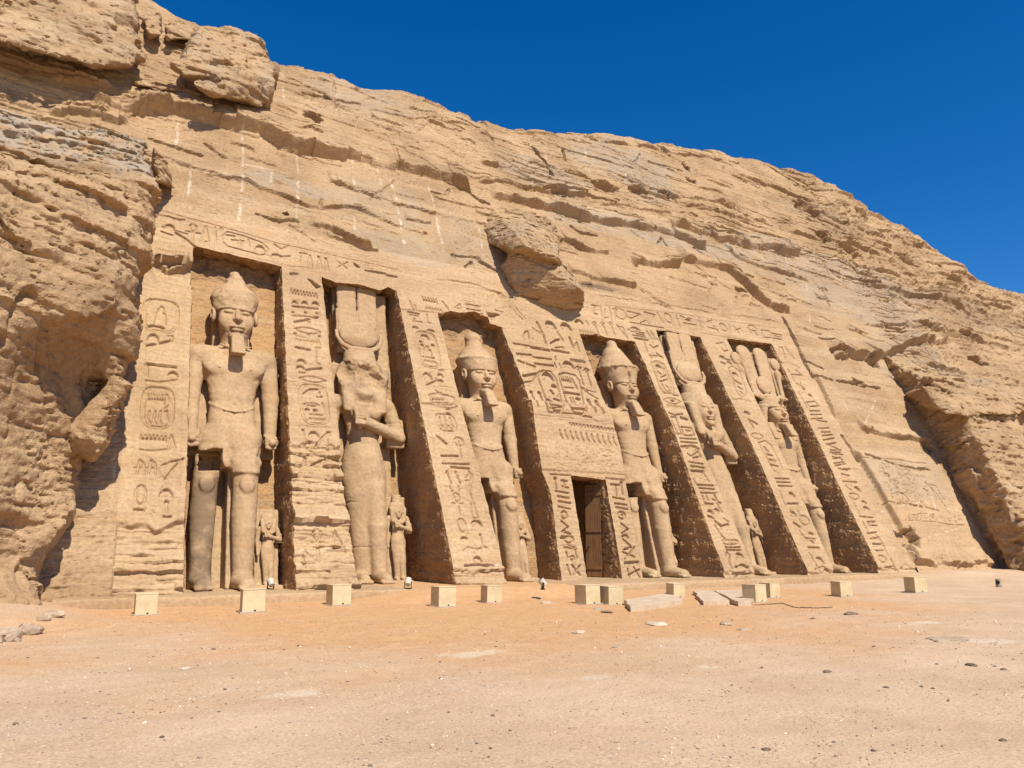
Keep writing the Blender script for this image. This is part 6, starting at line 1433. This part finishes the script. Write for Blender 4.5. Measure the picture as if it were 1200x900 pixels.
ROCKS = [  # px, py, width px, flatness, material, label
    (850, 732, 17, .4, M_STONE, "brown flat rock on the sand below the intact queen's niche"), (970, 788, 10, .5, M_STONE_DARK, "single dark rock on the right forecourt midway to the covers"),
    (1024, 758, 6, .5, M_STONE_DARK, "small dark rock left of the pale flat rock at the right"), (952, 725, 8, .4, M_STONE_DARK, "small dark rock below the rightmost niche"), (1112, 750, 44, .14, M_STONE, "broad pale flat rock lying on the right forecourt"),
    (1099, 752, 9, .6, M_STONE, "reddish brown stone leaning at the left end of the broad pale rock"), (1139, 780, 15, .3, M_STONE_DARK, "dark flat stone below the broad pale rock"), (1176, 785, 8, .5, M_STONE_DARK, "small dark stone by the right edge of the forecourt"), (1038, 806, 8, .4, M_STONE_DARK, "dark chip of stone right of centre on the forecourt, left of a pair"),
    (1080, 805, 7, .4, M_STONE_DARK, "left stone of a close dark pair on the right forecourt"), (1093, 807, 7, .4, M_STONE_DARK, "right stone of a close dark pair on the right forecourt"), (898, 879, 12, .4, M_STONE_DARK, "dark jagged stone near the lower edge, right of centre"),
    (770, 732, 30, .22, M_STONE_PALE, "low pale stone mound below the cone-crowned king"), (678, 741, 20, .2, M_STONE_PALE, "pale flat stone on the orange sand below the doorway"), (723, 758, 13, .2, M_CONC, "grey flat stone on the sand below the doorway"), (893, 783, 6, .5, M_STONE_DARK, "tiny dark stone on the forecourt below the overlapping covers"),
    (996, 720, 20, .25, M_STONE_DARK, "flat dark stones heap in front of the lone floodlight cover"), (250, 761, 6, .6, M_STONE_DARK, "small dark stone on the left forecourt, right of a paler one"), (238, 760, 5, .6, M_STONE, "small brown stone on the left forecourt beside a dark one"), (220, 784, 16, .3, M_STONE_PALE, "white stone lying on the left forecourt"),
    (142, 836, 9, .4, M_STONE, "brown stone low on the left forecourt"), (234, 888, 9, .4, M_STONE, "brown stone near the lower left edge of the picture"), (190, 864, 6, .5, M_STONE_DARK, "small dark stone low on the left"), (578, 839, 7, .5, M_STONE_DARK, "dark stone low in the middle of the forecourt"),
    (1024, 880, 8, .4, M_STONE_DARK, "small dark stone near the lower right edge"), (1175, 868, 9, .5, M_STONE_DARK, "dark stone at the lower right corner"), (870, 738, 14, .3, M_STONE, "brown flat stone right of the rock below the intact queen"), (700, 714, 16, .25, M_CONC, "grey broken stone chip under the close pair of covers"), (712, 718, 18, .2, M_STONE_DARK, "dark broken slab edge under the close pair of covers"), (640, 707, 18, .25, M_STONE_PALE, "pale broken stone along the plinth left of the doorway")]
for i, (px, py, w, fl, mt, lb) in enumerate(ROCKS):
    p = on_ground(px, py); s = w / FOC * depth_of(p) / 2; r = random.Random(600 + i)
    o = bm_obj("loose_rock", rock_bm(r, s, fl), mt, None, (p[0], p[1], p[2] + s * fl * .25)); o.rotation_euler = (0, 0, r.uniform(0, 6)); tag(o, lb, "rock", "loose rocks on the forecourt")
RUB = [(5, 738, 22), (18, 732, 20), (33, 736, 24), (62, 723, 18), (10, 747, 16), (42, 730, 22), (52, 724, 14), (26, 744, 18), (-6, 728, 26), (14, 724, 22), (30, 725, 18), (70, 720, 10), (38, 744, 10), (20, 752, 9)]
for i, (px, py, w) in enumerate(RUB):
    p = on_ground(px, py); s = w / FOC * depth_of(p) / 2; r = random.Random(700 + i)
    o = bm_obj("rubble_stone", rock_bm(r, s, .75), M_STONE, None, (p[0], p[1], p[2] + s * .35)); o.rotation_euler = (0, 0, r.uniform(0, 6))
    tag(o, "broken stone in the rubble heap at the foot of the left headland", "rock", "rubble at the foot of the left headland")
def tube(name, pts, rad, mat):
    bm = bmesh.new(); rings = []
    for i, p in enumerate(pts):
        d = np.array(pts[min(i + 1, len(pts) - 1)]) - np.array(pts[max(i - 1, 0)]); d /= np.linalg.norm(d); a = np.cross(d, (0, 0, 1)); a /= np.linalg.norm(a); b_ = np.cross(a, d)
        rings.append([bm.verts.new(np.array(p) + rad * (math.cos(t) * a + math.sin(t) * b_)) for t in np.linspace(0, 2 * np.pi, 7)[:-1]])
    for r0, r1 in zip(rings, rings[1:]):
        for k in range(6): bm.faces.new((r0[k], r0[(k + 1) % 6], r1[(k + 1) % 6], r1[k]))
    return bm_obj(name, bm, mat, smooth=True)
pts = []
raw = [(840, 707), (870, 710), (905, 708.5), (916, 707), (930, 712), (950, 713), (972, 712.5)]
for k in range(48):
    u = k / 47 * (len(raw) - 1); i = min(int(u), len(raw) - 2); f_ = u - i
    p = on_ground(raw[i][0] + (raw[i + 1][0] - raw[i][0]) * f_, raw[i][1] + (raw[i + 1][1] - raw[i][1]) * f_); p[2] += .008; pts.append(p)
tag(tube("cable", pts, .011, M_DARK), "thin dark cable lying on the sand by the overlapping floodlight covers", "cable")
p = on_ground(1171, 688)
r = empty("lamp_stump", p, "short round lamp stump at the foot of the right rock outcrop", "lamp")
bm = bmesh.new(); bmesh.ops.create_cone(bm, segments=20, radius1=.11, radius2=.10, depth=.30, cap_ends=True); bm_obj("body", bm, M_STONE, r, (0, 0, .15), bevel=.02)
bm = bmesh.new(); bmesh.ops.create_cone(bm, segments=20, radius1=.075, radius2=.07, depth=.03, cap_ends=True); h = bm_obj("lens", bm, M_DARK, r, (-.105, -.02, .17)); h.rotation_euler = (0, math.radians(-90), math.radians(20))

# ------------------------------------------------------------------ gravel strewn over the ground
rs = np.random.RandomState(77); N = 26000
ang = np.radians(29.3 + rs.uniform(-37, 37, N)); rad = 4.2 * (22 / 4.2) ** (rs.uniform(0, 1, N) ** 0.85)
gxp = np.sin(ang) * rad; gyp = np.cos(ang) * rad
ok = (gyp < 20.8) & (gxp > -3); dens = fbm2(gxp * 0.5, gyp * 0.5, 3, 530); sandm = sstep(1.0, .5, np.sqrt(((gxp - 9.8) / 7) ** 2 + ((gyp - 18.5) / 5) ** 2))
ok &= rs.uniform(0, 1, N) < np.clip(0.75 + dens, 0.15, 1) * (1 - .75 * sandm)
gxp, gyp, rad = gxp[ok], gyp[ok], rad[ok]; N = len(gxp)
ico = bmesh.new(); bmesh.ops.create_icosphere(ico, subdivisions=1, radius=1.0); IV = np.array([v.co[:] for v in ico.verts]); IF = np.array([[v.index for v in f.verts] for f in ico.faces]); ico.free()
size = np.clip(rs.lognormal(-5.35, .5, N), .0025, .022) * (0.7 + rad * .045)
sc = rs.uniform(.6, 1.3, (N, 1, 3)) * np.array([1, 1, .6]); V = IV[None] * (1 + rs.uniform(-.28, .28, (N, len(IV), 1))) * sc * size[:, None, None]
a = rs.uniform(0, 6.3, N); ca, sa = np.cos(a)[:, None], np.sin(a)[:, None]
V = np.stack([V[..., 0] * ca - V[..., 1] * sa, V[..., 0] * sa + V[..., 1] * ca, V[..., 2]], -1)
V += np.stack([gxp, gyp, gz(gxp, gyp) + size * .25], -1)[:, None]
Fg = (IF[None] + (np.arange(N) * len(IV))[:, None, None]).reshape(-1, 3)
mk = np.zeros((N, len(IV), 3), np.float32); ch = rs.uniform(0, 1, N); mk[ch > .80, :, 2] = 1; mk[ch < .18, :, 1] = 1
def gravel_mat():
    m, nt, b = nodes_of("gravel"); t = NT(nt); at = t.attr('mask'); n = t.noise(30, 3)
    c = t.mix(t.ramp(n, .35, .65), (0.52, 0.38, 0.26), (0.40, 0.28, 0.18)); c = t.mix(at[2], c, (0.20, 0.145, 0.105)); c = t.mix(at[1], c, (0.66, 0.53, 0.39)); t.link(c, b.inputs['Base Color']); return m
gv = mesh_np("gravel", V.reshape(-1, 3), Fg, gravel_mat(), None, False, mk.reshape(-1, 3)); tag(gv, kind='stuff', label="fine gravel scattered over the desert forecourt", cat="gravel")
